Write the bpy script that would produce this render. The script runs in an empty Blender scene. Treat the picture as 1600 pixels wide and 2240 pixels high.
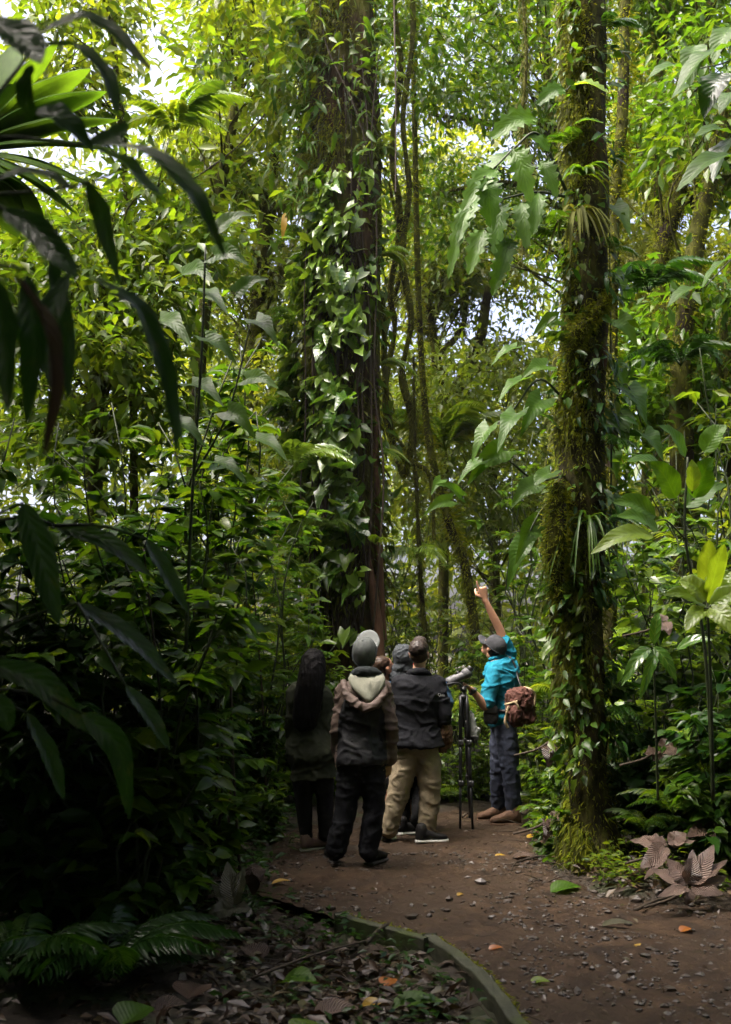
import bpy, bmesh, math, random
import numpy as np
from mathutils import Vector, Matrix

RS = np.random.RandomState(11)
SC = bpy.context.scene
COL = SC.collection
rad = math.radians

# ------------------------------------------------------------------ camera, sky, sun, exposure
CAM_Z, FPX, HORIZON = 1.62, 2400.0, 1415.0          # eye height, focal length and horizon row in photograph pixels (1600 x 2240)
PITCH = math.atan((HORIZON - 1120.0) / FPX)
cam_data = bpy.data.cameras.new('camera')
cam = bpy.data.objects.new('camera', cam_data); COL.objects.link(cam)
cam.location = (0, 0, CAM_Z); cam.rotation_euler = (math.pi / 2 + PITCH, 0, 0)
cam_data.sensor_fit = 'VERTICAL'; cam_data.sensor_height = 36; cam_data.sensor_width = 36
cam_data.lens = FPX / 2240 * 36
cam_data.clip_start = 0.05; cam_data.clip_end = 400
cam_data.dof.use_dof = True; cam_data.dof.focus_distance = 9.6; cam_data.dof.aperture_fstop = 3.2
SC.camera = cam

SUN_EL, SUN_ROT = rad(62), rad(-110)                  # overcast glow high over the clearing, from the left
world = bpy.data.worlds.new('World'); SC.world = world; world.use_nodes = True
wn = world.node_tree.nodes; wl = world.node_tree.links
bg = wn['Background']
sky = wn.new('ShaderNodeTexSky'); sky.sky_type = 'NISHITA'; sky.sun_disc = False
sky.sun_elevation = SUN_EL; sky.sun_rotation = SUN_ROT
sky.air_density = 0.4; sky.dust_density = 9.0; sky.ozone_density = 0.0
wl.new(sky.outputs[0], bg.inputs[0]); bg.inputs[1].default_value = 0.15
sun_data = bpy.data.lights.new('sun', 'SUN'); sun_data.energy = 1.5; sun_data.angle = rad(40); sun_data.color = (1, 0.97, 0.9)
sun = bpy.data.objects.new('sun', sun_data); COL.objects.link(sun)
sdir = Vector((math.sin(SUN_ROT) * math.cos(SUN_EL), math.cos(SUN_ROT) * math.cos(SUN_EL), math.sin(SUN_EL)))
sun.rotation_euler = (-sdir).to_track_quat('-Z', 'Y').to_euler(); sun.location = (0, 0, 30)
SC.view_settings.view_transform = 'Standard'; SC.view_settings.look = 'None'
SC.view_settings.gamma = 1.0; SC.view_settings.use_curve_mapping = False
SC.view_settings.exposure = 2.74
cy = SC.cycles
cy.max_bounces = 8; cy.diffuse_bounces = 4; cy.glossy_bounces = 3; cy.transmission_bounces = 5; cy.transparent_max_bounces = 4
cy.sample_clamp_indirect = 6; cy.use_denoising = True; cy.caustics_reflective = False; cy.caustics_refractive = False

# ------------------------------------------------------------------ helpers
def V3(*a): return np.array(a, dtype=float)
def unit(v):
    v = np.asarray(v, float); n = np.linalg.norm(v, axis=-1, keepdims=True); return v / np.maximum(n, 1e-9)
def W(px, py, d):
    """The point at distance d in front of the camera seen at this place of the photograph."""
    xc, yc = (px - 800) / FPX, (1120 - py) / FPX
    t = d / (math.cos(PITCH) - yc * math.sin(PITCH))
    return V3(t * xc, d, CAM_Z + t * (math.sin(PITCH) + yc * math.cos(PITCH)))
def X_at(px, d): return float(W(px, HORIZON, d)[0])

def _hash(ix, iy, iz):
    h = (ix.astype(np.int64) * 73856093) ^ (iy.astype(np.int64) * 19349663) ^ (iz.astype(np.int64) * 83492791)
    h = (h ^ (h >> 13)) * 1274126177 & 0xffffffff
    h = (h ^ (h >> 15)) * 2246822519 & 0xffffffff
    return ((h ^ (h >> 16)) & 0xffffff) / float(0x7fffff) - 1.0
def vnoise(p):
    p = np.asarray(p, float); i = np.floor(p).astype(np.int64); f = p - i; f = f * f * (3 - 2 * f)
    r = 0
    for dx in (0, 1):
        wx = f[:, 0] if dx else 1 - f[:, 0]
        for dy in (0, 1):
            wy = f[:, 1] if dy else 1 - f[:, 1]
            for dz in (0, 1):
                wz = f[:, 2] if dz else 1 - f[:, 2]
                r = r + wx * wy * wz * _hash(i[:, 0] + dx, i[:, 1] + dy, i[:, 2] + dz)
    return r
def fbm(p, octaves=3):
    p = np.asarray(p, float); r, a, s = 0, 1.0, 1.0
    for _ in range(octaves):
        r = r + a * vnoise(p * s + 17.3 * s); a *= 0.5; s *= 2.03
    return r

def build_mesh(name, V, F, mat=None, smooth=True, uv=None, tint=None, mats=None, midx=None):
    """F is an (n,3) or (n,4) array, or a list of such arrays."""
    me = bpy.data.meshes.new(name)
    V = np.asarray(V, dtype=np.float32)
    Fs = F if isinstance(F, list) else [F]
    Fs = [np.asarray(f, dtype=np.int32) for f in Fs if len(f)]
    me.vertices.add(len(V)); me.vertices.foreach_set('co', V.ravel())
    loops = np.concatenate([f.ravel() for f in Fs]); tot = np.concatenate([np.full(len(f), f.shape[1], np.int32) for f in Fs])
    start = np.concatenate([[0], np.cumsum(tot)[:-1]]).astype(np.int32)
    me.loops.add(len(loops)); me.loops.foreach_set('vertex_index', loops)
    me.polygons.add(len(tot)); me.polygons.foreach_set('loop_start', start)
    me.polygons.foreach_set('use_smooth', np.full(len(tot), smooth, dtype=bool))
    if mats:
        for m in mats: me.materials.append(m)
        if midx is not None: me.polygons.foreach_set('material_index', np.asarray(midx, np.int32))
    elif mat: me.materials.append(mat)
    me.update(calc_edges=True)
    if uv is not None:
        l = me.uv_layers.new(name='UVMap'); l.data.foreach_set('uv', np.asarray(uv, np.float32)[loops].ravel())
    if tint is not None:
        a = me.attributes.new('tint', 'FLOAT', 'POINT'); a.data.foreach_set('value', np.asarray(tint, np.float32))
    return me

def link(name, me, parent=None, loc=None):
    o = bpy.data.objects.new(name, me); COL.objects.link(o)
    if parent is not None: o.parent = parent
    if loc is not None: o.location = loc
    return o
def tag(o, label=None, cat=None, group=None, kind=None):
    if label: o['label'] = label
    if cat: o['category'] = cat
    if group: o['group'] = group
    if kind: o['kind'] = kind
    return o
def thing(name, label, cat, loc=(0, 0, 0), group=None):
    o = bpy.data.objects.new(name, None); COL.objects.link(o); o.location = tuple(loc); o.empty_display_size = 0.1
    return tag(o, label, cat, group)
def part(name, V, F, mat, parent, smooth=True, uv=None, tint=None, kind=None, mats=None, midx=None, label=None, off=None):
    """A mesh given in world coordinates, stored relative to its parent (OFF: the parent's world place)."""
    if off is None:
        off = V3(0, 0, 0); q = parent
        while q is not None: off = off + np.array(q.location); q = q.parent
    o = link(name, build_mesh(name, np.asarray(V) - off, F, mat, smooth, uv, tint, mats, midx), parent)
    if kind: o['kind'] = kind
    if label: o['label'] = label
    return o

class MB:
    """Collects vertices and faces of several shapes into one mesh."""
    def __init__(s): s.V, s.F3, s.F4, s.n, s.T = [], [], [], 0, []
    def add(s, V, F, tint=None):
        V = np.asarray(V, float); F = np.asarray(F, int)
        if len(F) == 0: return s
        (s.F3 if F.shape[1] == 3 else s.F4).append(F + s.n)
        s.V.append(V); s.n += len(V)
        s.T.append(np.full(len(V), 0.0) if tint is None else np.broadcast_to(np.asarray(tint, float), (len(V),)))
        return s
    def addb(s, parts):
        for V, F in parts: s.add(V, F)
        return s
    def data(s):
        F = []
        if s.F3: F.append(np.concatenate(s.F3))
        if s.F4: F.append(np.concatenate(s.F4))
        return np.concatenate(s.V), F, np.concatenate(s.T)
    def part(s, name, mat, parent, smooth=True, kind=None, label=None):
        V, F, T = s.data(); return part(name, V, F, mat, parent, smooth, tint=T, kind=kind, label=label)

def catmull(P, n):
    P = np.asarray(P, float)
    if len(P) < 3:
        t = np.linspace(0, 1, n)[:, None]; return P[0] * (1 - t) + P[-1] * t
    Q = np.vstack([2 * P[0] - P[1], P, 2 * P[-1] - P[-2]])
    u = np.linspace(0, len(P) - 1 - 1e-9, n); k = np.floor(u).astype(int); t = (u - k)[:, None]
    a, b, c, d = Q[k], Q[k + 1], Q[k + 2], Q[k + 3]
    return 0.5 * (2 * b + (c - a) * t + (2 * a - 5 * b + 4 * c - d) * t ** 2 + (3 * b - a - 3 * c + d) * t ** 3)
def frames(P):
    T = np.gradient(P, axis=0); T = unit(T)
    ref = V3(0, 0, 1) if abs(T[0][2]) < 0.9 else V3(1, 0, 0)
    x = unit(np.cross(T[0], ref)); Xs = []
    for t in T:
        x = unit(x - t * np.dot(x, t)); Xs.append(x)
    Xs = np.array(Xs); return T, Xs, np.cross(T, Xs)
def ring_faces(m, n, close=True):
    i = np.arange(m - 1)[:, None]; j = np.arange(n)[None, :]; k = (j + 1) % n
    return np.stack([i * n + j, i * n + k, (i + 1) * n + k, (i + 1) * n + j], -1).reshape(-1, 4)
def tube(P, r, sides=6, n=None, cap=True):
    """Tapered tube through P with radii r (list or two ends)."""
    P = np.asarray(P, float)
    n = n or max(4, 3 * len(P)); C = catmull(P, n)
    r = np.interp(np.linspace(0, 1, n), np.linspace(0, 1, len(r)), r)
    T, A, B = frames(C)
    th = np.linspace(0, 2 * math.pi, sides, endpoint=False)
    V = C[:, None] + r[:, None, None] * (np.cos(th)[None, :, None] * A[:, None] + np.sin(th)[None, :, None] * B[:, None])
    V = V.reshape(-1, 3); F = ring_faces(n, sides)
    if cap:
        b = len(V); V = np.vstack([V, C[:1], C[-1:]]); j = np.arange(sides); k = (j + 1) % sides
        e = (n - 1) * sides
        caps = np.vstack([np.stack([np.full(sides, b), k, j, j], -1), np.stack([np.full(sides, b + 1), e + j, e + k, e + k], -1)])
        tri = caps[:, :3]; return V, F, tri
    return V, F, np.zeros((0, 3), int)
def add_tube(mb, P, r, sides=6, n=None, cap=True, tint=None):
    V, F, T = tube(P, r, sides, n, cap)
    mb.V.append(V); mb.F4.append(F + mb.n)
    if len(T): mb.F3.append(T + mb.n)
    mb.T.append(np.full(len(V), 0.0 if tint is None else tint)); mb.n += len(V)
def box_vf(c, s, rot=None):
    v = np.array([[x, y, z] for x in (-1, 1) for y in (-1, 1) for z in (-1, 1)], float) * np.asarray(s, float) / 2
    if rot is not None: v = v @ np.asarray(rot).T
    f = np.array([[0, 1, 3, 2], [4, 6, 7, 5], [0, 4, 5, 1], [2, 3, 7, 6], [0, 2, 6, 4], [1, 5, 7, 3]])
    return v + np.asarray(c, float), f
def ellipsoid(c, r, axes=None, nu=16, nv=10):
    th = np.linspace(0, 2 * math.pi, nu, endpoint=False); ph = np.linspace(0.02, math.pi - 0.02, nv)
    v = np.stack([np.outer(np.sin(ph), np.cos(th)), np.outer(np.sin(ph), np.sin(th)), np.outer(np.cos(ph), np.ones(nu))], -1).reshape(-1, 3) * np.asarray(r)
    if axes is not None: v = v @ np.asarray(axes)
    f = ring_faces(nv, nu)
    top = np.arange(nu)[None, :]; 
    v = np.vstack([v, v[:nu].mean(0), v[-nu:].mean(0)]); j = np.arange(nu); k = (j + 1) % nu
    a = np.stack([np.full(nu, nv * nu), k, j, j], -1); b = np.stack([np.full(nu, nv * nu + 1), (nv - 1) * nu + j, (nv - 1) * nu + k, (nv - 1) * nu + k], -1)
    return v + np.asarray(c), [f, np.vstack([a, b])[:, :3]]
def madd(mb, VF):
    V, F = VF
    if isinstance(F, list):
        V = np.asarray(V)
        for f in F: (mb.F3 if f.shape[1] == 3 else mb.F4).append(f + mb.n)
        mb.V.append(V); mb.T.append(np.zeros(len(V))); mb.n += len(V)
    else: mb.add(V, F)

# ------------------------------------------------------------------ materials
def new_mat(name):
    m = bpy.data.materials.new(name); m.use_nodes = True
    nt = m.node_tree; b = nt.nodes['Principled BSDF']; return m, nt.nodes, nt.links, b
def ramp(N, stops):
    r = N.new('ShaderNodeValToRGB'); e = r.color_ramp.elements
    while len(e) < len(stops): e.new(0.5)
    for k, (p, c) in enumerate(stops): e[k].position = p; e[k].color = (*c, 1)
    return r
def leaf_mat(name, cols, rough=0.33, trans=0.4, tcol=None, veins=0, spec=0.5, spots=None, vbump=.25):
    """Glossy thin leaf: reflects on both faces and lets light through; the tint differs from leaf to leaf."""
    m, N, L, b = new_mat(name)
    at = N.new('ShaderNodeAttribute'); at.attribute_name = 'tint'
    oi = N.new('ShaderNodeObjectInfo')
    ad = N.new('ShaderNodeMath'); ad.operation = 'ADD'; L.new(at.outputs['Fac'], ad.inputs[0]); L.new(oi.outputs['Random'], ad.inputs[1])
    fr = N.new('ShaderNodeMath'); fr.operation = 'FRACT'; L.new(ad.outputs[0], fr.inputs[0])
    n = len(cols); rp = ramp(N, [(k / (n - 1), c) for k, c in enumerate(cols)]); L.new(fr.outputs[0], rp.inputs[0])
    col = rp.outputs[0]
    tc = N.new('ShaderNodeTexCoord')
    nz = N.new('ShaderNodeTexNoise'); nz.inputs['Scale'].default_value = 9; nz.inputs['Detail'].default_value = 3
    L.new(tc.outputs['Object'], nz.inputs['Vector'])
    mx = N.new('ShaderNodeMix'); mx.data_type = 'RGBA'; mx.blend_type = 'MULTIPLY'; mx.inputs['Factor'].default_value = 0.6
    vr = ramp(N, [(0.3, (0.6, 0.6, 0.6)), (0.7, (1.15, 1.15, 1.0))]); L.new(nz.outputs['Fac'], vr.inputs[0])
    L.new(col, mx.inputs['A']); L.new(vr.outputs[0], mx.inputs['B']); col = mx.outputs['Result']
    if spots:
        n2 = N.new('ShaderNodeTexNoise'); n2.inputs['Scale'].default_value = 22; n2.inputs['Detail'].default_value = 6; L.new(tc.outputs['Object'], n2.inputs['Vector'])
        r2 = ramp(N, [(0.6, (0, 0, 0)), (0.68, (.7, .7, .7))]); L.new(n2.outputs['Fac'], r2.inputs[0])
        m2 = N.new('ShaderNodeMix'); m2.data_type = 'RGBA'; L.new(r2.outputs[0], m2.inputs['Factor']); L.new(col, m2.inputs['A']); m2.inputs['B'].default_value = (*spots, 1)
        col = m2.outputs['Result']
    if veins:
        uv = N.new('ShaderNodeUVMap'); sp = N.new('ShaderNodeSeparateXYZ'); L.new(uv.outputs[0], sp.inputs[0])
        ab = N.new('ShaderNodeMath'); ab.operation = 'ABSOLUTE'; L.new(sp.outputs[0], ab.inputs[0])
        k1 = N.new('ShaderNodeMath'); k1.operation = 'MULTIPLY'; k1.inputs[1].default_value = -0.22; L.new(ab.outputs[0], k1.inputs[0])
        s1 = N.new('ShaderNodeMath'); s1.operation = 'ADD'; L.new(k1.outputs[0], s1.inputs[0]); L.new(sp.outputs[1], s1.inputs[1])
        s2 = N.new('ShaderNodeMath'); s2.operation = 'MULTIPLY'; s2.inputs[1].default_value = veins * 6.283; L.new(s1.outputs[0], s2.inputs[0])
        s3 = N.new('ShaderNodeMath'); s3.operation = 'COSINE'; L.new(s2.outputs[0], s3.inputs[0])
        # thin line at the midrib and at each side vein
        rr = ramp(N, [(0.0, (0, 0, 0)), (0.92, (0.0, 0.0, 0.0)), (1.0, (1, 1, 1))]); L.new(s3.outputs[0], rr.inputs[0])
        mr = ramp(N, [(0.0, (1, 1, 1)), (0.05, (0.5, 0.5, 0.5)), (0.09, (0, 0, 0))]); L.new(ab.outputs[0], mr.inputs[0])
        mm = N.new('ShaderNodeMath'); mm.operation = 'MAXIMUM'; L.new(rr.outputs[0], mm.inputs[0]); L.new(mr.outputs[0], mm.inputs[1])
        sc = N.new('ShaderNodeMath'); sc.operation = 'MULTIPLY'; sc.inputs[1].default_value = 0.35; L.new(mm.outputs[0], sc.inputs[0])
        m3 = N.new('ShaderNodeMix'); m3.data_type = 'RGBA'; L.new(sc.outputs[0], m3.inputs['Factor']); L.new(col, m3.inputs['A'])
        lt = cols[-1]; m3.inputs['B'].default_value = (lt[0] * 1.9, lt[1] * 1.7, lt[2] * 1.9, 1); col = m3.outputs['Result']
        bp = N.new('ShaderNodeBump'); bp.inputs['Strength'].default_value = vbump; bp.inputs['Distance'].default_value = 0.003 + .006 * (vbump > .5)
        L.new(s3.outputs[0], bp.inputs['Height']); L.new(bp.outputs[0], b.inputs['Normal'])
    L.new(col, b.inputs['Base Color']); b.inputs['Roughness'].default_value = rough; b.inputs['Specular IOR Level'].default_value = spec
    t = N.new('ShaderNodeBsdfTranslucent')
    tm = N.new('ShaderNodeMix'); tm.data_type = 'RGBA'; tm.blend_type = 'MULTIPLY'; tm.inputs['Factor'].default_value = 1
    L.new(col, tm.inputs['A']); tm.inputs['B'].default_value = (*(tcol or (2.3, 2.1, 0.7)), 1); L.new(tm.outputs['Result'], t.inputs[0])
    ms = N.new('ShaderNodeMixShader'); ms.inputs[0].default_value = trans
    L.new(b.outputs[0], ms.inputs[1]); L.new(t.outputs[0], ms.inputs[2])
    L.new(ms.outputs[0], N['Material Output'].inputs['Surface'])
    return m
def rough_mat(name, stops, scale=8, detail=6, rough=0.8, bump=0.5, bdist=0.01, stretch=(1, 1, 1), spec=0.3, second=None, weave=None, sheen=0):
    m, N, L, b = new_mat(name)
    tc = N.new('ShaderNodeTexCoord'); mp = N.new('ShaderNodeMapping'); mp.inputs['Scale'].default_value = stretch; L.new(tc.outputs['Object'], mp.inputs[0])
    nz = N.new('ShaderNodeTexNoise'); nz.inputs['Scale'].default_value = scale; nz.inputs['Detail'].default_value = detail; nz.inputs['Roughness'].default_value = 0.65
    L.new(mp.outputs[0], nz.inputs['Vector'])
    rp = ramp(N, stops); L.new(nz.outputs['Fac'], rp.inputs[0]); col = rp.outputs[0]
    if second:   # (colour, scale, lo, hi): patches of something else
        c2, s2, lo, hi = second
        n2 = N.new('ShaderNodeTexNoise'); n2.inputs['Scale'].default_value = s2; n2.inputs['Detail'].default_value = 5; L.new(tc.outputs['Object'], n2.inputs['Vector'])
        r2 = ramp(N, [(lo, (0, 0, 0)), (hi, (1, 1, 1))]); L.new(n2.outputs['Fac'], r2.inputs[0])
        mx = N.new('ShaderNodeMix'); mx.data_type = 'RGBA'; L.new(r2.outputs[0], mx.inputs['Factor']); L.new(col, mx.inputs['A']); mx.inputs['B'].default_value = (*c2, 1); col = mx.outputs['Result']
    L.new(col, b.inputs['Base Color']); b.inputs['Roughness'].default_value = rough; b.inputs['Specular IOR Level'].default_value = spec
    h = nz.outputs['Fac']
    if weave:
        n3 = N.new('ShaderNodeTexNoise'); n3.inputs['Scale'].default_value = weave; n3.inputs['Detail'].default_value = 2; L.new(tc.outputs['Object'], n3.inputs['Vector'])
        am = N.new('ShaderNodeMath'); am.operation = 'MULTIPLY_ADD'; am.inputs[1].default_value = 0.3; L.new(n3.outputs['Fac'], am.inputs[0]); L.new(h, am.inputs[2]); h = am.outputs[0]
    if bump:
        bp = N.new('ShaderNodeBump'); bp.inputs['Strength'].default_value = bump; bp.inputs['Distance'].default_value = bdist
        L.new(h, bp.inputs['Height']); L.new(bp.outputs[0], b.inputs['Normal'])
    if sheen: b.inputs['Sheen Weight'].default_value = sheen
    return m
def flat_mat(name, c, rough=0.5, metal=0, spec=0.5):
    m, N, L, b = new_mat(name); b.inputs['Base Color'].default_value = (*c, 1); b.inputs['Roughness'].default_value = rough
    b.inputs['Metallic'].default_value = metal; b.inputs['Specular IOR Level'].default_value = spec; return m

M = {}
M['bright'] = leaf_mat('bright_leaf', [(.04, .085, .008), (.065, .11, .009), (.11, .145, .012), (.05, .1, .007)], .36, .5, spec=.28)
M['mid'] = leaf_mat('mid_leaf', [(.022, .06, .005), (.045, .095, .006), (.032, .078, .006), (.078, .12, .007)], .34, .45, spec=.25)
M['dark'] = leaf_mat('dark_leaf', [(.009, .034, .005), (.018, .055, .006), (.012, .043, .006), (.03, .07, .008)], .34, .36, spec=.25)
M['gloss'] = leaf_mat('glossy_leaf', [(.032, .09, .01), (.055, .125, .014), (.04, .105, .012), (.1, .16, .02)], .25, .36, veins=5, spec=.65)
M['lime'] = leaf_mat('lime_leaf', [(.12, .2, .015), (.16, .23, .02), (.1, .18, .015)], .33, .5, veins=8)
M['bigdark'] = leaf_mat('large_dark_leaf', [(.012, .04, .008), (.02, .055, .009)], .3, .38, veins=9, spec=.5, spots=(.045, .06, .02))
M['biggreen'] = leaf_mat('large_green_leaf', [(.032, .085, .006), (.052, .115, .008), (.04, .095, .006)], .42, .45, veins=10, spec=.22)
M['pleat'] = leaf_mat('pleated_leaf', [(.035, .085, .008), (.055, .105, .01)], .6, .5, veins=0, spec=.12)
M['far'] = leaf_mat('far_leaf', [(.045, .08, .01), (.075, .11, .012), (.125, .145, .02), (.055, .09, .011)], .42, .5, spec=.3)
M['moss'] = leaf_mat('moss', [(.07, .095, .007), (.115, .14, .011), (.155, .165, .013), (.045, .06, .008)], .85, .35, spec=.08)
M['hang'] = leaf_mat('hanging_moss', [(.05, .06, .015), (.08, .085, .02), (.035, .04, .012)], .85, .3, spec=.1)
M['yellow'] = leaf_mat('yellow_leaf', [(.34, .2, .012), (.42, .27, .02)], .4, .4, tcol=(1.2, 1, .5))
M['orange'] = leaf_mat('orange_leaf', [(.28, .085, .012), (.32, .12, .015)], .4, .3, tcol=(1.2, 1, .5))
M['dead'] = leaf_mat('dead_leaf', [(.05, .024, .014), (.09, .052, .035), (.12, .08, .06), (.06, .034, .02)], .5, .15, tcol=(1.4, 1.1, .8), veins=14, vbump=.9)
M['pale_dead'] = leaf_mat('pale_dead_leaf', [(.2, .135, .11), (.26, .185, .155), (.16, .1, .08)], .45, .15, tcol=(1.2, 1, .8), veins=16, vbump=1.)
M['greydead'] = leaf_mat('grey_dead_leaf', [(.13, .13, .08), (.17, .16, .1)], .5, .2, tcol=(1.2, 1.1, .8), veins=16, vbump=1.)
M['litter'] = leaf_mat('litter_leaf', [(.02, .011, .006), (.05, .028, .015), (.03, .018, .01), (.075, .044, .026), (.045, .042, .01)], .45, .1, tcol=(1.2, 1, .6))
M['stem'] = rough_mat('green_stem', [(.3, (.012, .02, .006)), (.7, (.03, .04, .012))], 14, 3, .6, .2, .004)
M['twig'] = rough_mat('twig_bark', [(.3, (.018, .012, .008)), (.7, (.05, .036, .022))], 20, 5, .8, .5, .006)
M['bark'] = rough_mat('wet_bark', [(.3, (.01, .007, .005)), (.5, (.034, .021, .012)), (.7, (.08, .045, .024))], 7, 8, .85, 1.0, .05, (2.2, 2.2, .35), spec=.12, second=((.06, .062, .008), 1.6, .45, .62))
M['mossbark'] = rough_mat('mossy_bark', [(.3, (.02, .02, .006)), (.52, (.05, .052, .01)), (.72, (.1, .105, .013))], 9, 8, .9, 1.0, .04, (1.4, 1.4, .6), spec=.08, second=((.02, .015, .01), 2.6, .52, .62))
M['darkmoss'] = rough_mat('dark_mossy_bark', [(.3, (.008, .007, .004)), (.5, (.03, .027, .009)), (.7, (.075, .078, .012))], 9, 8, .9, 1.0, .04, (1.4, 1.4, .6), spec=.1, second=((.05, .024, .012), 2.2, .55, .66))  # bark and moss; its dark tone partly stands in for the trunk's shaded right side
M['redbark'] = rough_mat('reddish_bark', [(.3, (.03, .013, .007)), (.7, (.12, .055, .026))], 10, 8, .7, .8, .02, (4, 4, .25))
M['path'] = rough_mat('wet_dirt', [(.3, (.008, .0045, .002)), (.5, (.026, .0145, .007)), (.72, (.056, .033, .017))], 5, 12, .72, 1.0, .04, spec=.18, second=((.028, .017, .009), 1.1, .45, .62))
M['soil'] = rough_mat('forest_soil', [(.3, (.01, .008, .005)), (.7, (.035, .024, .014))], 6, 10, .8, .9, .04, second=((.02, .03, .008), 1.6, .5, .62))
M['stone'] = rough_mat('pebble', [(.3, (.012, .008, .005)), (.7, (.045, .032, .022))], 12, 4, .5, .3, .004, spec=.5)
M['plank'] = rough_mat('wet_weathered_plank', [(.3, (.018, .02, .01)), (.7, (.06, .062, .04))], 6, 8, .6, .8, .012, (6, 1, 6), second=((.04, .055, .012), 4, .52, .66))

# ------------------------------------------------------------------ ground, path
EDGE_Y = [-4, 3, 4.65, 6.2, 6.75, 7.1, 7.5, 8.4, 9.5, 10.4, 11.0, 11.6]
EDGE_L = [1.25, .95, .78, .37, -.1, -.4, -.7, -.78, -.75, -.55, -.1, .5]
EDGE_R = [5.0, 4.0, 3.3, 2.85, 2.55, 2.25, 1.62, 1.42, 1.45, 1.55, 1.62, 1.5]
def edge(y): return np.interp(y, EDGE_Y, EDGE_L), np.interp(y, EDGE_Y, EDGE_R)
def gz(x, y):
    x = np.asarray(x, float); y = np.asarray(y, float); l, r = edge(y)
    out = np.maximum(l - x, x - r); out = np.where(y > 11.6, np.maximum(out, (y - 11.6)), out)
    left = x < (l + r) / 2
    z = np.where(out > 0, np.where(left, -0.1 * np.clip(out / .12, 0, 1) + .05 * np.clip(out - .8, 0, 6), .16 * np.clip(out, 0, 4)), -0.05)
    z = np.where((y > 9) & left, np.maximum(z, .06 * np.clip(out, 0, 5)), z)
    return z
def ground_at(x, y): return float(gz(np.array([x]), np.array([y]))[0])

def grid_mesh(xs, ys):
    Xg, Yg = np.meshgrid(xs, ys); nx, ny = len(xs), len(ys)
    i = np.arange(ny - 1)[:, None]; j = np.arange(nx - 1)[None, :]
    F = np.stack([i * nx + j, i * nx + j + 1, (i + 1) * nx + j + 1, (i + 1) * nx + j], -1).reshape(-1, 4)
    return Xg.ravel(), Yg.ravel(), F
xs = np.concatenate([np.linspace(-120, -9, 18), np.linspace(-8.5, 8.5, 100), np.linspace(9, 120, 18)])
ys = np.concatenate([np.linspace(-60, -5, 10), np.linspace(-4, 16, 120), np.linspace(16.6, 160, 30)])
gx, gy, gf = grid_mesh(xs, ys)
P3 = np.stack([gx, gy, np.zeros_like(gx)], 1)
gzv = gz(gx, gy) + .05 * fbm(P3 * 1.3, 3) * (gz(gx, gy) != -0.05) + .012 * fbm(P3 * 7, 2)
tag(link('ground', build_mesh('ground', np.stack([gx, gy, gzv], 1), gf, M['soil'])), kind='structure')
ys = np.concatenate([np.linspace(-4, 4, 30), np.linspace(4.05, 11.6, 210)]); us = np.linspace(0, 1, 120)
uu, yy, pf = grid_mesh(us, ys)
l, r = edge(yy); wob = .07 * fbm(np.stack([yy * 3, uu * 0, uu * 0 + 3], 1), 3)
px_ = l + (r - l) * uu + wob * (uu > .5) * uu
P3 = np.stack([px_, yy, np.zeros_like(yy)], 1)
pz = .016 * fbm(P3 * 3.1, 3) + .017 * np.maximum(fbm(P3 * 13, 3), -.3) + .006 * np.abs(vnoise(P3 * 31)) - .07 * np.clip((uu - .93) / .07, 0, 1) ** 2 - .1 * np.clip((yy - 11.2) / .4, 0, 1)
PATH_V = np.stack([px_, yy, pz], 1)
tag(link('path', build_mesh('path', PATH_V, pf, M['path'])), kind='structure')

# ------------------------------------------------------------------ leaves
def leaf_grid(width=.4, nl=6, nw=2, fold=.12, droop=.25, kind='ovate', wave=0., ridges=0):
    """A unit leaf along +Y, face up +Z: vertices, quads, uv (u from -1 to 1 across, v along)."""
    t = np.linspace(0, 1, nl + 1); u = np.linspace(-1, 1, nw + 1)
    if kind == 'ovate': w = np.sin(np.pi * np.clip(t, 0, 1) ** .8) ** .8 * (1 - .25 * t)
    elif kind == 'long': w = np.sin(np.pi * t ** .75) ** .6
    elif kind == 'strap': w = np.clip(t * 6, .25, 1) * (1 - t ** 3) ** .8
    elif kind == 'heart': w = (1 - t ** 1.9) ** .85 * (.78 + .22 * np.sin(np.pi * np.clip(t * 1.5, 0, 1)))
    elif kind == 'lobed': w = (np.sin(np.pi * np.clip(t, 0, 1) ** .7) ** .7) * np.where(np.arange(nl + 1) % 2, 1., .52)
    w = np.maximum(w / w.max(), .015) * width / 2
    T, U = np.meshgrid(t, u, indexing='ij'); Wd = w[:, None]
    y = T.copy()
    if kind == 'heart': y = T - .24 * np.abs(U) * (1 - T) ** 3
    if kind == 'lobed': y = T + .12 * np.abs(U)
    x = U * Wd
    z = fold * np.abs(U) * Wd * 2 - droop * T ** 2 + wave * np.sin(T * 17 + U * 2) * np.abs(U) * Wd
    if ridges: z = z + ridges * (np.arange(nw + 1) % 2)[None, :] * Wd
    y = y * (1 - .3 * droop)
    V = np.stack([x, y, z], -1).reshape(-1, 3)
    i = np.arange(nl)[:, None]; j = np.arange(nw)[None, :]; n = nw + 1
    F = np.stack([i * n + j, i * n + j + 1, (i + 1) * n + j + 1, (i + 1) * n + j], -1).reshape(-1, 4)
    return V, F, np.stack([U, T], -1).reshape(-1, 2)
LOW = {k: leaf_grid(w, 3, 2, .15, dr, k) for k, w, dr in (('ovate', .46, .2), ('long', .26, .3), ('heart', .72, .2), ('strap', .1, .5))}
LOW['tiny'] = (np.array([[0, 0, 0], [-.2, .45, .05], [.2, .45, .05], [0, 1, -.18], [0, .5, -.04]]), np.array([[0, 2, 3, 4], [0, 4, 3, 1]]))
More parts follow.
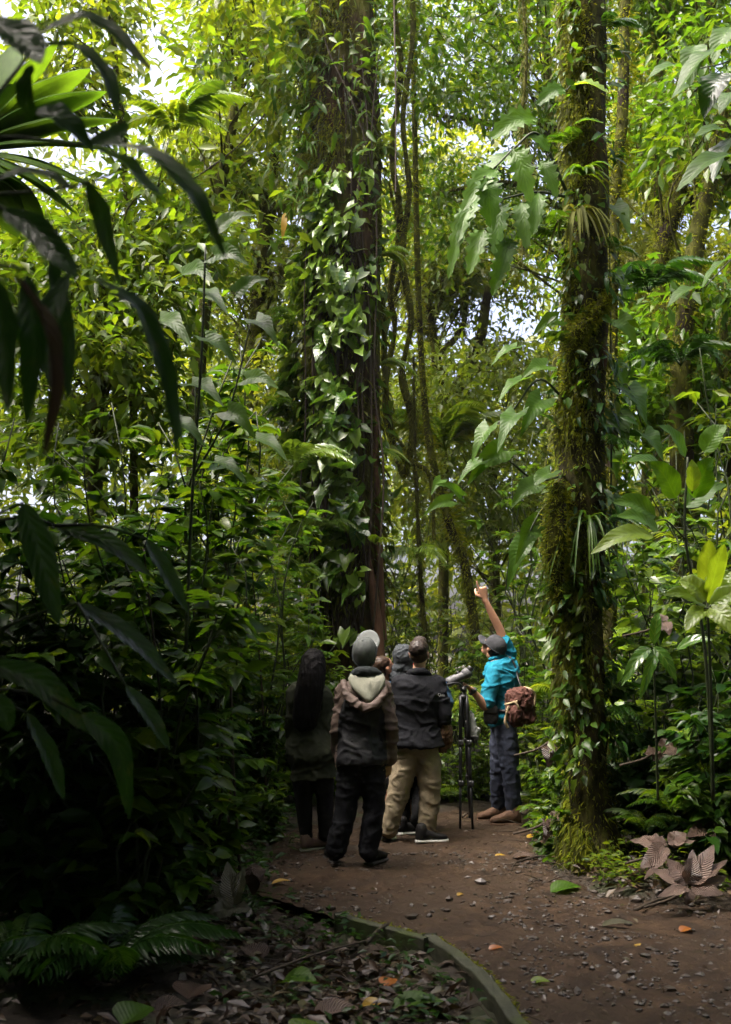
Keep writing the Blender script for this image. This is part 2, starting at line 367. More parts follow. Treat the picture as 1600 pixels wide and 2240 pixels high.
def leaf_family(mat, kind, width, n=7, nl=6, **kw):
    out = []
    for k in range(n):
        V, F, uv = leaf_grid(width * (1 + .13 * ((k * 3) % 7 - 3) / 2), nl, 2, .06 + .05 * ((k * 5) % 7), .05 + .08 * k, kind, wave=.12 + .06 * (k % 3))
        V = V.copy(); V[:, 0] += .045 * (k - 3) * V[:, 1] ** 2; V[:, 2] += .12 * ((k * 2) % 7 - 3) / 3 * V[:, 0] * V[:, 1]
        out.append(build_mesh('leaf_' + kind, V, F, M[mat], True, uv))
    return out
FAM = {}
def fam(mat, kind, width):
    key = (mat, kind, width)
    if key not in FAM: FAM[key] = leaf_family(mat, kind, width)
    return FAM[key]
def orient(D, Nn):
    D = unit(D); X = unit(np.cross(D, Nn)); Z = np.cross(X, D); return np.stack([X, D, Z], -1)   # columns
def scatter(tpl, P, D, Nn, S):
    """One merged mesh of copies of a template."""
    Rm = orient(D, Nn); V, F = tpl[0], tpl[1]
    out = np.einsum('nij,mj->nmi', Rm, V) * np.asarray(S).reshape(-1, 1, 1) + P[:, None, :]
    n = len(P); Fo = (F[None] + (np.arange(n) * len(V))[:, None, None]).reshape(-1, F.shape[1])
    return out.reshape(-1, 3), Fo
def foliage(name, tpl, P, D, Nn, S, mat, parent=None, kind='stuff', tint=None):
    V, F = scatter(tpl, P, D, Nn, S)
    t = RS.rand(len(P)) if tint is None else tint
    t = np.repeat(t, len(tpl[0]))
    if parent is None: return tag(link(name, build_mesh(name, V, F, mat, True, tint=t)), kind=kind)
    return part(name, V, F, mat, parent, tint=t, kind=kind)
def put_leaves(parent, meshes, P, D, Nn, S, name='leaf'):
    Rm = orient(D, Nn); off = np.array(parent.location)
    for k in range(len(P)):
        o = bpy.data.objects.new(name, meshes[RS.randint(len(meshes))]); COL.objects.link(o); o.parent = parent
        m = np.eye(4); m[:3, :3] = Rm[k] * S[k]; m[:3, 3] = P[k] - off
        o.matrix_basis = Matrix(m.tolist())
def rnd_dirs(n, up=.0):
    v = RS.normal(size=(n, 3)); v[:, 2] += up; return unit(v)

def bigleaf(parent, spine, width, mat, roll=0., n=14, nw=6, kind='long', ridges=.12, fold=.1, name='leaf', face=None, label=None, wave=.0):
    """A large leaf whose midrib runs through the points of SPINE; WIDTH in metres."""
    C = catmull(spine, n); T = unit(np.gradient(C, axis=0))
    face = V3(0, -.75, .65) if face is None else np.asarray(face, float)
    X = unit(np.cross(T, face)); Z = np.cross(X, T)
    c, s = math.cos(roll), math.sin(roll); X, Z = X * c + Z * s, Z * c - X * s
    t = np.linspace(0, 1, n); u = np.linspace(-1, 1, nw + 1)
    if kind == 'long': w = np.sin(np.pi * t ** .8) ** .7
    elif kind == 'strap': w = np.clip(t * 5, .2, 1) * (1 - t ** 4) ** .8
    elif kind == 'heart': w = (1 - t ** 1.6) ** .9 * (.7 + .3 * np.sin(np.pi * np.clip(t * 1.7, 0, 1)))
    elif kind == 'ovate': w = np.sin(np.pi * t ** .75) ** .75 * (1 - .3 * t)
    elif kind == 'lobed': w = (np.sin(np.pi * np.clip(t, 0, 1) ** .6) ** .6) * np.where(np.arange(n) % 2, 1., .6)
    w = np.maximum(w / w.max(), .02) * width / 2
    L = np.linalg.norm(np.diff(C, axis=0), axis=1).sum()
    tear = 1 + (.1 * vnoise(np.column_stack([np.repeat(t * 11, nw + 1), np.tile(np.sign(u) * 3 + 9, n), np.full(n * (nw + 1), C[0, 0] * 7 + C[-1, 2] * 5)])) * np.abs(np.tile(u, n))).reshape(n, nw + 1)
    V = C[:, None] + X[:, None] * (u[None, :, None] * w[:, None, None] * tear[..., None])
    lift = fold * np.abs(u)[None] * w[:, None] * 2 + ridges * w[:, None] * ((np.arange(nw + 1) % 2)[None] - .5) * .6
    lift = lift + wave * w[:, None] * np.sin(t * 19 + 1.3)[:, None] * np.abs(u)[None]
    V = V + Z[:, None] * lift[..., None]
    if kind == 'lobed': V = V + T[:, None] * (np.abs(u)[None, :, None] * .1 * L)
    if kind == 'heart': V = V - T[:, None] * (np.abs(u)[None, :, None] * (.2 * L * (1 - t)[:, None, None] ** 3))
    i = np.arange(n - 1)[:, None]; j = np.arange(nw)[None, :]; m = nw + 1
    F = np.stack([i * m + j, i * m + j + 1, (i + 1) * m + j + 1, (i + 1) * m + j], -1).reshape(-1, 4)
    uv = np.stack(np.broadcast_arrays(u[None], t[:, None]), -1).reshape(-1, 2)
    return part(name, V.reshape(-1, 3), F, M[mat], parent, uv=uv, label=label)

# ------------------------------------------------------------------ plants
def shrub(label, px, d, top, spread, kind='ovate', mat='mid', size=.16, width=.46, stems=7, n_obj=60, n_fill=350, seed=0, group=None,
          name='broadleaf_shrub', cat='shrub', low=.25, droop=-.25, fill_mat=None, lean=(0, 0), size_fill=None, tang=1.0):
    """A bushy plant: stems, the leaves nearest to the viewer one by one, the rest joined."""
    rs = np.random.RandomState(seed + 100)
    bx = X_at(px, d); base = V3(bx, d, ground_at(bx, d) - .03); H = W(px, top, d)[2] - base[2]
    t = thing(name, label, cat, base, group)
    mb = MB(); nodes, dirs = [], []
    nt = max(8, int((n_obj + n_fill) / stems / 7))
    for s in range(stems):
        a = rs.uniform(0, 2 * math.pi); rr = spread * rs.uniform(.3, 1.0); hh = H * rs.uniform(.62, 1.0)
        o = V3(math.cos(a), math.sin(a), 0); b0 = base + o * spread * .12
        k = np.linspace(0, 1, 6)[:, None]
        P = b0 + o * rr * k ** 1.5 + V3(0, 0, 1) * hh * (k - .12 * k ** 3) + V3(lean[0], lean[1], 0) * k ** 2 * H
        P[1:] += rs.normal(scale=.03 * H, size=(5, 3)) * V3(1, 1, .3)
        r0 = .003 + .0025 * H; add_tube(mb, P, [r0, r0 * .35], 5, 10)
        C = catmull(P, 60)
        for q in range(nt):
            f = rs.uniform(low, 1.0); c = C[int(f * 59)]
            a2 = rs.uniform(0, 2 * math.pi); ln = spread * rs.uniform(.15, .6) * tang * (1.15 - .6 * f)
            dr = unit(V3(math.cos(a2), math.sin(a2), rs.uniform(-.1, .7)))
            e = c + dr * ln + V3(0, 0, -.15 * ln)
            if rs.rand() < .55: add_tube(mb, [c, c + dr * ln * .5, e], [r0 * .35, r0 * .2], 3, 4, False)
            for g in range(7):
                v = .3 + .7 * (g + 1) / 7; side = 1 if g % 2 else -1
                perp = unit(np.cross(dr, V3(0, 0, 1))) * side
                nodes.append(c + (e - c) * v); dirs.append(unit(dr * .6 + perp * .8 + V3(0, 0, droop + rs.uniform(-.3, .3))))
    nodes, dirs = np.array(nodes), np.array(dirs); n = min(len(nodes), n_obj + n_fill)
    pick = rs.permutation(len(nodes))[:n]; nodes, dirs = nodes[pick], dirs[pick]
    Nn = unit(V3(0, -.1, 1) + rs.normal(scale=.42, size=(n, 3))); S = size * rs.uniform(.6, 1.25, n)
    front = np.argsort(nodes[:, 1] + rs.normal(scale=.15 * spread, size=n)); f, b = front[:n_obj], front[n_obj:]
    mb.part('stem', M['stem'], t)
    put_leaves(t, fam(mat, kind, width), nodes[f], dirs[f], Nn[f], S[f])
    if len(b): foliage('foliage', LOW['tiny' if d > 8.8 else 'ovate' if kind not in LOW else kind], nodes[b], dirs[b], Nn[b], S[b] * (size_fill or 1), M[fill_mat or mat], t)
    return t

FROND = {}
def frond_mesh(mat, pinna=.2, n=20, arch=.55, wid=.2, v=0, droopp=.2):
    key = (mat, pinna, n, arch, v)
    if key in FROND: return FROND[key]
    rs = np.random.RandomState(v + 5); mb = MB()
    t = np.linspace(0, 1, 24); C = np.stack([.06 * v * t ** 2, t * (1 - .25 * arch * t), arch * (.55 * t - t ** 2.2)], 1)
    add_tube(mb, C, [.008, .002], 4, 16)
    f = np.linspace(.12, .985, n); Cf = np.stack([np.interp(f, t, C[:, k]) for k in range(3)], 1)
    Tn = unit(np.gradient(C, axis=0)); Tf = unit(np.stack([np.interp(f, t, Tn[:, k]) for k in range(3)], 1))
    L = pinna * np.sin(np.pi * (f * .86 + .1)) ** .7
    for side in (-1, 1):
        D = unit(V3(side, 0, 0) + Tf * .45 + V3(0, 0, -droopp) + rs.normal(scale=.05, size=(n, 3)))
        Nn = unit(np.cross(np.cross(V3(side, 0, 0) + Tf * 0, Tf) * side * -1, V3(0, 0, 0) + 1) * 0 + V3(0, 0, 1) + rs.normal(scale=.12, size=(n, 3)))
        tp = leaf_grid(wid, 3, 2, .2, .35, 'long'); V, F = scatter(tp, Cf, D, Nn, L); mb.add(V, F, np.repeat(rs.rand(n) * .25, len(tp[0])))
    V, F, T = mb.data(); FROND[key] = build_mesh('frond', V, F, M[mat], True, tint=T); return FROND[key]
def fern(label, px, d, n=9, length=.6, mat='mid', pinna=.2, npin=20, arch=.6, wid=.22, seed=0, z=None, name='fern', cat='fern', group=None, up=.75, az=None, base=None):
    rs = np.random.RandomState(seed)
    if base is None: bx = X_at(px, d); base = V3(bx, d, ground_at(bx, d) if z is None else z)
    t = thing(name, label, cat, base, group)
    for k in range(n):
        a = 2 * math.pi * k / n + rs.uniform(-.3, .3) if az is None else rs.uniform(*az)
        D = unit(V3(math.cos(a), math.sin(a), up * rs.uniform(.6, 1.3))); o = bpy.data.objects.new('frond', frond_mesh(mat, pinna, npin, arch, wid, k % 3)); COL.objects.link(o)
        Rm = orient(D[None], V3(0, 0, 1)[None])[0] * length * rs.uniform(.7, 1.15); m = np.eye(4); m[:3, :3] = Rm; o.parent = t; o.matrix_basis = Matrix(m.tolist())
    return t

def strap_tuft(label, base, n=14, length=.4, width=.028, mat='mid', seed=0, name='epiphyte', cat='plant', out=None, droop=.7, group=None):
    rs = np.random.RandomState(seed); t = thing(name, label, cat, base, group)
    for k in range(n):
        a = rs.uniform(0, 2 * math.pi); o = V3(math.cos(a), math.sin(a), 0)
        if out is not None: o = unit(o * .8 + np.asarray(out))
        L = length * rs.uniform(.6, 1.2); up = rs.uniform(.3, 1.0)
        k2 = np.linspace(0, 1, 5)[:, None]
        P = base + o * L * .8 * k2 + V3(0, 0, 1) * L * (up * k2 - (droop + up * .4) * k2 ** 2)
        bigleaf(t, P, width, mat, roll=rs.uniform(-.4, .4), n=7, nw=2, kind='strap', ridges=0, fold=.3, face=V3(0, 0, 1) + o * .3)
    return t

# ------------------------------------------------------------------ trunks, moss, lianas
def trunk_vf(P, r, sides=40, n=120, amp=.06, freq=(3.2, .7), flute=.0, seed=0, butt=0):
    C = catmull(P, n); rr = np.interp(np.linspace(0, 1, n), np.linspace(0, 1, len(r)), r)
    T, A, B = frames(C); th = np.linspace(0, 2 * math.pi, sides, endpoint=False)
    dirs = np.cos(th)[None, :, None] * A[:, None] + np.sin(th)[None, :, None] * B[:, None]
    q = C[:, None] + dirs * rr[:, None, None]
    nz = fbm((q * V3(freq[0], freq[0], freq[1])).reshape(-1, 3) + seed * 7.7, 4).reshape(n, sides)
    nb = fbm((q * 14).reshape(-1, 3) + seed, 2).reshape(n, sides)
    f = 1 + amp * nz * 2 + amp * .35 * nb
    if flute: f = f + flute * np.sin(th * 5 + .6 * np.sin(C[:, 2:3] * .5 + seed))
    if butt: f = f + butt * np.exp(-np.clip(C[:, 2:3] - C[0, 2], 0, 9) / .35) * (1 + .5 * np.sin(th * 4 + seed))
    V = C[:, None] + dirs * (rr[:, None] * f)[..., None]
    return V.reshape(-1, 3), ring_faces(n, sides), dirs.reshape(-1, 3)
def moss_on(name, V, Nrm, n, parent, size=.035, mat='moss', want=None, hang=.5, seed=0, wid=.42):
    """Small tufts growing on the surface points V (with outward normals); WANT picks where."""
    rs = np.random.RandomState(seed); p = np.ones(len(V)) if want is None else np.clip(want, 0, None)
    k = rs.choice(len(V), n, p=p / p.sum()); P = V[k] + rs.normal(scale=size * .5, size=(n, 3))
    D = unit(Nrm[k] + V3(0, 0, -hang) + rs.normal(scale=.5, size=(n, 3)))
    tp = (np.array([[-wid * .2, 0, 0], [wid * .2, 0, 0], [wid * .1, .55, .1], [0, 1, -.12]]), np.array([[0, 1, 2, 3]]))
    return foliage(name, tp, P, D, unit(Nrm[k] + rs.normal(scale=.4, size=(n, 3)) + V3(0, 0, .5)), size * rs.uniform(.5, 1.6, n), M[mat], parent)
def tree(label, path, r, mat='mossbark', limbs=(), clumps=None, leaf=('ovate', 'far', .16), per=120, rad_=.7, moss=0, moss_size=.04, seed=0, name='tree', sides=16, group=None, cat='tree', amp=.07, hang=0, flat=.6):
    """trunk, limbs and a crown of leaf clumps at the given places."""
    rs = np.random.RandomState(seed); base = np.asarray(path[0], float)
    t = thing(name, label, cat, base, group)
    V, F, Nn = trunk_vf(path, np.array(r) * .8, sides, 90, amp, seed=seed); part('trunk', V, F, M[mat], t)
    if moss: moss_on('moss', V, Nn, moss * 2, t, moss_size * 1.35, seed=seed)
    mb = MB(); LV, LN = [], []
    for lp, lr in limbs:
        v, f, nn = trunk_vf(lp, lr, 7, 18, amp, seed=seed); mb.add(v, f); LV.append(v); LN.append(nn)
    if clumps is not None and len(clumps):
        P, D, S = [], [], []; per = int(per * 1.35)
        cl = np.asarray(clumps); trunkC = catmull(path, 40)
        for c in cl:
            R_ = rad_ * rs.uniform(.6, 1.3); q = rs.normal(size=(per, 3)) * V3(R_, R_, R_ * flat) * .55
            P.append(c + q); D.append(unit(q * V3(1, 1, .3) + rs.normal(scale=.35, size=(per, 3)) + V3(0, 0, -.25)))
            k = np.argmin(np.linalg.norm(trunkC - (c - V3(0, 0, 1.5 * R_)), axis=1)); a = trunkC[k]
            if rs.rand() < .7: add_tube(mb, [a, (a + c) / 2 + V3(0, 0, .2) + rs.normal(scale=.15, size=3), c], [.018, .006], 4, 7, False)
            for _ in range(3): add_tube(mb, [c, c + rs.normal(size=3) * R_ * .6], [.008, .003], 3, 4, False)
        P, D = np.vstack(P), np.vstack(D); n = len(P)
        foliage('crown', LOW['tiny'], P, D, unit(V3(0, 0, 1) + rs.normal(scale=.45, size=(n, 3))), leaf[2] * rs.uniform(.6, 1.4, n), M[leaf[1]], t, tint=np.repeat(rs.rand(len(cl)) * .6, per) + rs.rand(n) * .4)
    if mb.n: mb.part('limb', M[mat], t)
    if hang and LV:
        moss_on('hanging_moss', np.vstack(LV), np.vstack(LN), hang, t, .09, 'hang', hang=2.5, seed=seed, wid=.18)
    return t
def liana(label, pts, r, moss=0, seed=0, name='liana', cat='liana', mat='mossbark', group=None, size=.03):
    P = np.array([W(*p) for p in pts]); t = thing(name, label, cat, P[-1], group)
    V, F, Nn = trunk_vf(P, r, 9, 70, .16, (9, 4), seed=seed); part('trunk' if name == 'tree' else 'stem', V, F, M[mat], t)
    if moss: moss_on('moss', V, Nn, moss, t, size, seed=seed, hang=1.0)
    return t

# ------------------------------------------------------------------ people: shells, garments
def cut_wrinkles(V, amp, freq, seed):
    """Cloth folds: a few broad swells and narrow creased ridges that wander across the cloth."""
    q = V * np.asarray(freq) + seed * 3.1; w = np.stack([fbm(q * .6 + 5, 2), fbm(q * .6 + 31, 2), fbm(q * .6 + 57, 2)], 1)
    n = fbm(q * .8, 2); r = (1 - np.abs(vnoise(q * 1.3 + w * 1.1 + 9.7))) ** 5; r2 = (1 - np.abs(vnoise(q * 2.6 + w * 1.6 + 77))) ** 4
    return amp * (.45 * n + 1.25 * (r - .25) + .55 * (r2 - .25))
def vertex_normals(V, F):
    N = np.zeros_like(V)
    for f in F:
        a, b, c = V[f[:, 0]], V[f[:, 1]], V[f[:, 2]]; k = np.cross(b - a, c - a)
        if f.shape[1] == 4: k = np.cross(V[f[:, 2]] - V[f[:, 0]], V[f[:, 3]] - V[f[:, 1]])
        for q in range(f.shape[1]): np.add.at(N, f[:, q], k)
    return unit(N)
def remesh(mb, voxel, smooth=4, wr=None):
    """Union of the closed shapes in MB as one continuous skin; WR = (amplitude, frequency xyz, seed) adds folds. Returns V, F."""
    V, F, _ = mb.data(); me = build_mesh('tmp', V, F); o = bpy.data.objects.new('tmp', me); COL.objects.link(o)
    m = o.modifiers.new('r', 'REMESH'); m.mode = 'VOXEL'; m.voxel_size = voxel
    if smooth: s = o.modifiers.new('s', 'SMOOTH'); s.factor = .5; s.iterations = smooth
    dg = bpy.context.evaluated_depsgraph_get(); ev = o.evaluated_get(dg); r = ev.to_mesh()
    Vo = np.empty(len(r.vertices) * 3, np.float32); r.vertices.foreach_get('co', Vo); Vo = Vo.reshape(-1, 3).astype(float)
    tot = np.empty(len(r.polygons), np.int32); r.polygons.foreach_get('loop_total', tot)
    lv = np.empty(len(r.loops), np.int32); r.loops.foreach_get('vertex_index', lv)
    st = np.empty(len(r.polygons), np.int32); r.polygons.foreach_get('loop_start', st)
    q = tot == 4; F4 = lv[st[q][:, None] + np.arange(4)]; tq = tot == 3; F3 = lv[st[tq][:, None] + np.arange(3)]
    ev.to_mesh_clear(); bpy.data.objects.remove(o); bpy.data.meshes.remove(me)
    F = [f for f in (F4, F3) if len(f)]
    if wr: Vo = Vo + vertex_normals(Vo, F) * cut_wrinkles(Vo, *wr)[:, None]
    return Vo, F
def loft(mb, C, X, Y, A, B, n=22, power=2.0):
    """Closed loft of (super)elliptic rings: centres C, axes X, Y, half sizes A, B."""
    C, X, Y, A, B = map(lambda v: np.asarray(v, float), (C, X, Y, A, B))
    th = np.linspace(0, 2 * math.pi, n, endpoint=False); c, s = np.cos(th), np.sin(th)
    c = np.sign(c) * np.abs(c) ** (2 / power); s = np.sign(s) * np.abs(s) ** (2 / power)
    V = C[:, None] + X[:, None] * (A[:, None] * c[None])[..., None] + Y[:, None] * (B[:, None] * s[None])[..., None]
    m = len(C); V = V.reshape(-1, 3); F = ring_faces(m, n)
    V = np.vstack([V, C[:1], C[-1:]]); j = np.arange(n); k = (j + 1) % n
    T = np.vstack([np.stack([np.full(n, m * n), k, j], 1), np.stack([np.full(n, m * n + 1), (m - 1) * n + j, (m - 1) * n + k], 1)])
    mb.V.append(V); mb.F4.append(F + mb.n); mb.F3.append(T + mb.n); mb.T.append(np.zeros(len(V))); mb.n += len(V)
def limb(mb, P, r, n=20, sides=16, round_=True):
    C = catmull(P, n); rr = np.interp(np.linspace(0, 1, n), np.linspace(0, 1, len(r)), r)
    if round_:
        T = unit(np.gradient(C, axis=0)); a = [1, .86, .5]
        C = np.vstack([C[0] - T[0] * rr[0] * .8, C[0] - T[0] * rr[0] * .5, C, C[-1] + T[-1] * rr[-1] * .5, C[-1] + T[-1] * rr[-1] * .8])
        rr = np.concatenate([[rr[0] * .45, rr[0] * .85], rr, [rr[-1] * .85, rr[-1] * .45]])
    T, A, B = frames(C); loft(mb, C, A, B, rr, rr, sides)
TORSO = np.array([(-.13, .09, .08), (-.06, .15, .112), (.04, .168, .118), (.2, .158, .108), (.38, .142, .1), (.55, .158, .11), (.72, .176, .12), (.85, .182, .114), (.93, .15, .094), (.985, .1, .074), (1.04, .062, .06)])
def torso(mb, j, infl=0., f0=-.13, f1=1.04, flare=0., s=1., wide=1., deep=1., belly=0.):
    f = np.linspace(f0, f1, 26); sp = np.array([j['pel'], j['waist'], j['chest'], j['neck']])
    Cc = np.array([np.interp(f, [0, .36, .72, 1.0], sp[:, k]) for k in range(3)]).T
    ext = f < 0; Cc[ext] = sp[0] + (f[ext][:, None]) * unit(sp[1] - sp[0]) * np.linalg.norm(sp[3] - sp[0])
    ext = f > 1; Cc[ext] = sp[3] + (f[ext] - 1)[:, None] * unit(sp[3] - sp[2]) * np.linalg.norm(sp[3] - sp[0])
    w = np.interp(f, [.1, .8], [0, 1])[:, None]
    X = unit(unit(j['hipR'] - j['hipL'])[None] * (1 - w) + unit(j['shR'] - j['shL'])[None] * w)
    T = unit(np.gradient(Cc, axis=0)); Y = unit(np.cross(T, X)); X = np.cross(Y, T)
    A = np.interp(f, TORSO[:, 0], TORSO[:, 1]) * s * wide + infl; B = np.interp(f, TORSO[:, 0], TORSO[:, 2]) * s * deep + infl
    if flare: A = A + flare * np.clip(.35 - f, 0, 1); B = B + flare * np.clip(.35 - f, 0, 1) * .8
    if belly: B = B + belly * np.exp(-((f - .25) / .2) ** 2)
    loft(mb, Cc, X, Y, A, B, 26, 2.25)
def hand(mb, wr, D, Nb, thumb=1, curls=(.3, .4, .45, .5, .55), size=.185, spread=.06):
    """Palm, four fingers and a thumb: D points from wrist to knuckles, NB out of the back of the hand; THUMB = side of the thumb (+1 along D x NB)."""
    k = size / .185; D = unit(D); Nb = unit(Nb - D * np.dot(D, Nb)); X = np.cross(D, Nb) * thumb
    f = np.array([-.02, .0, .03, .06, .088, .098]) * k
    loft(mb, wr + f[:, None] * D, np.repeat(X[None], 6, 0), np.repeat(Nb[None], 6, 0), np.array([.024, .027, .034, .04, .041, .034]) * k, np.array([.02, .02, .017, .015, .0135, .01]) * k, 16)
    for q, (off, ln, r) in enumerate(((.029, .072, .0088), (.0095, .08, .0092), (-.0105, .074, .0088), (-.029, .058, .0078))):
        p = wr + D * (.086 - .004 * abs(q - 1)) * k + X * off * k; pts = [p - D * .03 * k, p]; a = 0
        dd = unit(D + X * spread * (1.3 - q) * .9)
        for sgl in (.45, .31, .24):
            a += curls[q + 1]; v = math.cos(a) * dd - math.sin(a) * Nb; p = p + v * ln * sgl * k; pts.append(p)
        limb(mb, pts, [r * k, r * k, r * .95 * k, r * .85 * k, r * .7 * k], 14, 9)
    p = wr + D * .022 * k + X * .022 * k; v = unit(D * .62 + X * .75 - Nb * .15); pts = [p - v * .01, p]; a = 0
    for sgl in (.042, .032, .026):
        p = p + v * sgl * k; pts.append(p); a = curls[0]; v = unit(v * math.cos(a) + unit(D * .8 - X * .6 - Nb * .6) * math.sin(a))
    limb(mb, pts, [.0125 * k, .0125 * k, .011 * k, .0098 * k, .007 * k], 14, 9)
def head_axes(F, up=(0, 0, 1)):
    F = unit(F); R_ = unit(np.cross(F, np.asarray(up, float))); U = np.cross(R_, F); return np.stack([R_, F, U])    # rows
def head(mb, c, ax, s=1.):
    def E(p, r, nu=18, nv=12): madd(mb, ellipsoid(c + (np.array(p) * s) @ ax, np.array(r) * s, ax, nu, nv))
    E((0, -.012, .03), (.077, .098, .088), 24, 16); E((0, .032, -.035), (.063, .066, .085)); E((0, .05, -.085), (.043, .045, .036))
    E((0, .1, -.025), (.0125, .018, .027)); E((0, .112, -.04), (.016, .014, .012)); E((0, .09, .012), (.05, .014, .012)); E((0, .094, -.072), (.024, .011, .006)); E((0, .092, -.083), (.021, .011, .006))
    for q in (-1, 1):
        E((q * .079, -.008, -.012), (.011, .022, .033)); E((q * .086, -.016, -.002), (.006, .018, .026)); E((q * .05, .06, -.035), (.022, .03, .02))
def eyes(parent, c, ax, s=1.):
    for q in (-1, 1):
        V, F = ellipsoid(c + (V3(q * .031, .083, -.012) * s) @ ax, V3(.0125, .0125, .0125) * s, ax, 10, 8); part('eye', V, F, M['eye'], parent)
def shoe(parent, heel, toe, mat, sole_mat, h=.1, w=.047, sole=.022, ankle=.055, name='shoe'):
    """A shoe from heel to toe on the ground, with a sole."""
    heel, toe = np.asarray(heel, float), np.asarray(toe, float); L = np.linalg.norm(toe - heel); D = unit(toe - heel); X = unit(np.cross(D, V3(0, 0, 1))); Z = np.cross(X, D)
    t = np.array([0, .03, .12, .3, .5, .68, .84, .95, 1.0]); hh = np.array([.55, .9, 1.0, 1.0, .82, .6, .5, .4, .2]) * h; ww = np.array([.5, .72, .82, .82, .9, 1, .95, .7, .3]) * w
    mb = MB(); loft(mb, heel + t[:, None] * D * L + Z * (sole + hh / 2)[:, None] * .98, np.repeat(X[None], 9, 0), np.repeat(Z[None], 9, 0), ww, hh / 2, 18, 2.6)
    limb(mb, [heel + D * L * .17 + Z * h * .7, heel + D * L * .17 + Z * (h + .035)], [ankle * .9, ankle * .85], 6, 16)
    V, F = remesh(mb, .009, 2, (.002, (30, 30, 30), 1)); s = part(name, V, F, mat, parent)
    mb = MB(); n = 14; tt = np.linspace(0, 1, n); wv = np.interp(tt, t, ww) * 1.1 + .004; wv[0] = wv[-1] = .02
    for z0, z1 in ((.0, sole),):
        C = heel + (tt[:, None] * 1.04 - .02) * D * L + Z * (z0 + z1) / 2
        loft(mb, C, np.repeat(X[None], n, 0), np.repeat(Z[None], n, 0), wv, np.full(n, (z1 - z0) / 2), 12, 5)
    V, F, _ = mb.data(); part('sole', V, F, sole_mat, s, False)
    return s
def surf_grid(P, closed=False):
    """A grid of points (m, n, 3) as quads."""
    m, n = P.shape[:2]; i = np.arange(m - 1)[:, None]; j = np.arange(n - (0 if closed else 1))[None, :]; k = (j + 1) % n
    return P.reshape(-1, 3), np.stack([i * n + j, i * n + k, (i + 1) * n + k, (i + 1) * n + j], -1).reshape(-1, 4)
def thick(V, F, t):
    """Gives a sheet a thickness."""
    N = vertex_normals(V, [F]); n = len(V)
    e = {}
    for f in F:
        for a in range(4):
            u, v = int(f[a]), int(f[(a + 1) % 4]); e[(u, v)] = e.get((u, v), 0) + 1
    rim = [(u, v) for (u, v) in e if (v, u) not in e]
    R_ = np.array([[v, u, u + n, v + n] for u, v in rim]) if rim else np.zeros((0, 4), int)
    return np.vstack([V + N * t / 2, V - N * t / 2]), np.vstack([F, F[:, ::-1] + n, R_])
def cap(parent, c, ax, mat, s=1., brim=.08, cut=-.02, brim_tilt=-.12, seams=True, back=0., brim_mat=None):
    """A cap with a six-panel crown, a button, a sweat band and a peak."""
    R_, F, U = ax; m = 18; n = 36
    ph = np.linspace(0.0, math.pi / 2, m)[:, None]; th = np.linspace(0, 2 * math.pi, n, endpoint=False)[None]
    prof = np.sin(ph) ** .85
    x = .088 * prof * np.cos(th); f = .108 * prof * np.sin(th) - .012; u = .112 * np.cos(ph) ** .9 + cut + 0 * th
    u = u - back * np.clip(-np.sin(th), 0, 1) * (1 - np.cos(ph))
    g = 1 - .03 * np.abs(np.cos(th * 3)) ** 14 * np.sin(ph) if seams else 1
    x, f = x * g, f * g
    nz = fbm(np.stack([x.ravel() * 18, f.ravel() * 18, u.ravel() * 18], 1), 2).reshape(m, n) * .005 * np.sin(ph)
    P = c + (s * np.stack([x * (1 + nz / .09), f * (1 + nz / .1), u + .02], -1)) @ ax
    V, Fc = surf_grid(P, True); V, Fc = thick(V, Fc, .004); t = part('cap', V, Fc, mat, parent)
    V, Fb = ellipsoid(c + (s * V3(0, -.012, .133 + cut)) @ ax, V3(.009, .009, .005), ax, 10, 6); part('button', V, Fb, mat, t)
    a = np.linspace(-1.15, 1.15, 15)[None]; q = np.linspace(0, 1, 6)[:, None]
    ext = brim * np.cos(a * .9) ** .8
    x = np.sin(a) * (.087 + .25 * ext * q); f = np.cos(a) * .104 - .012 + ext * q; u = cut + .022 + brim_tilt * ext * q * 1.0 - .022 * (a / 1.15) ** 2 * q
    V, Fb = surf_grid(c + (s * np.stack([x, f, u + 0 * x], -1)) @ ax); V, Fb = thick(V, Fb, .005); part('brim', V, Fb, brim_mat or mat, t)
    a = np.linspace(0, 2 * math.pi, 37); rim = np.stack([.0895 * np.cos(a), .1095 * np.sin(a) - .012, np.full(37, cut + .026) - back * np.clip(-np.sin(a), 0, 1) * .95], 1) * s
    mb = MB(); limb(mb, c + rim @ ax, [.0045, .0045], 60, 8, False); V, Fs, _ = mb.data(); part('band', V, Fs, M['collar'], t)
    return t

# ------------------------------------------------------------------ trees
GAPS = [(335, 150, 48, 120), (385, 30, 26, 40), (555, 300, 32, 36), (1060, 690, 120, 66), (1135, 725, 60, 66), (1520, 480, 80, 55), (1350, 225, 26, 70), (1065, 945, 28, 40), (60, 455, 40, 26), (430, 440, 20, 40), (1590, 40, 30, 40), (1590, 120, 20, 30), (1560, 640, 26, 22), (1290, 640, 10, 10), (650, 70, 16, 18), (470, 190, 30, 26)]
def gap(px, py, m=1.0): return any(((px - a) / (c * m)) ** 2 + ((py - b) / (e * m)) ** 2 < 1 for a, b, c, e in GAPS)
def region(x0, x1, y0, y1, d0, d1, n, seed, m=1.25):
    rs = np.random.RandomState(seed); out = []
    while len(out) < n:
        px, py, d = rs.uniform(x0, x1), rs.uniform(y0, y1), rs.uniform(d0, d1)
        if not gap(px, py, m): out.append(W(px, py, d))
    return out
def wp(*a): return [W(*p) for p in a]
def gp(px, d): x = X_at(px, d); return V3(x, d, ground_at(x, d) - .1)

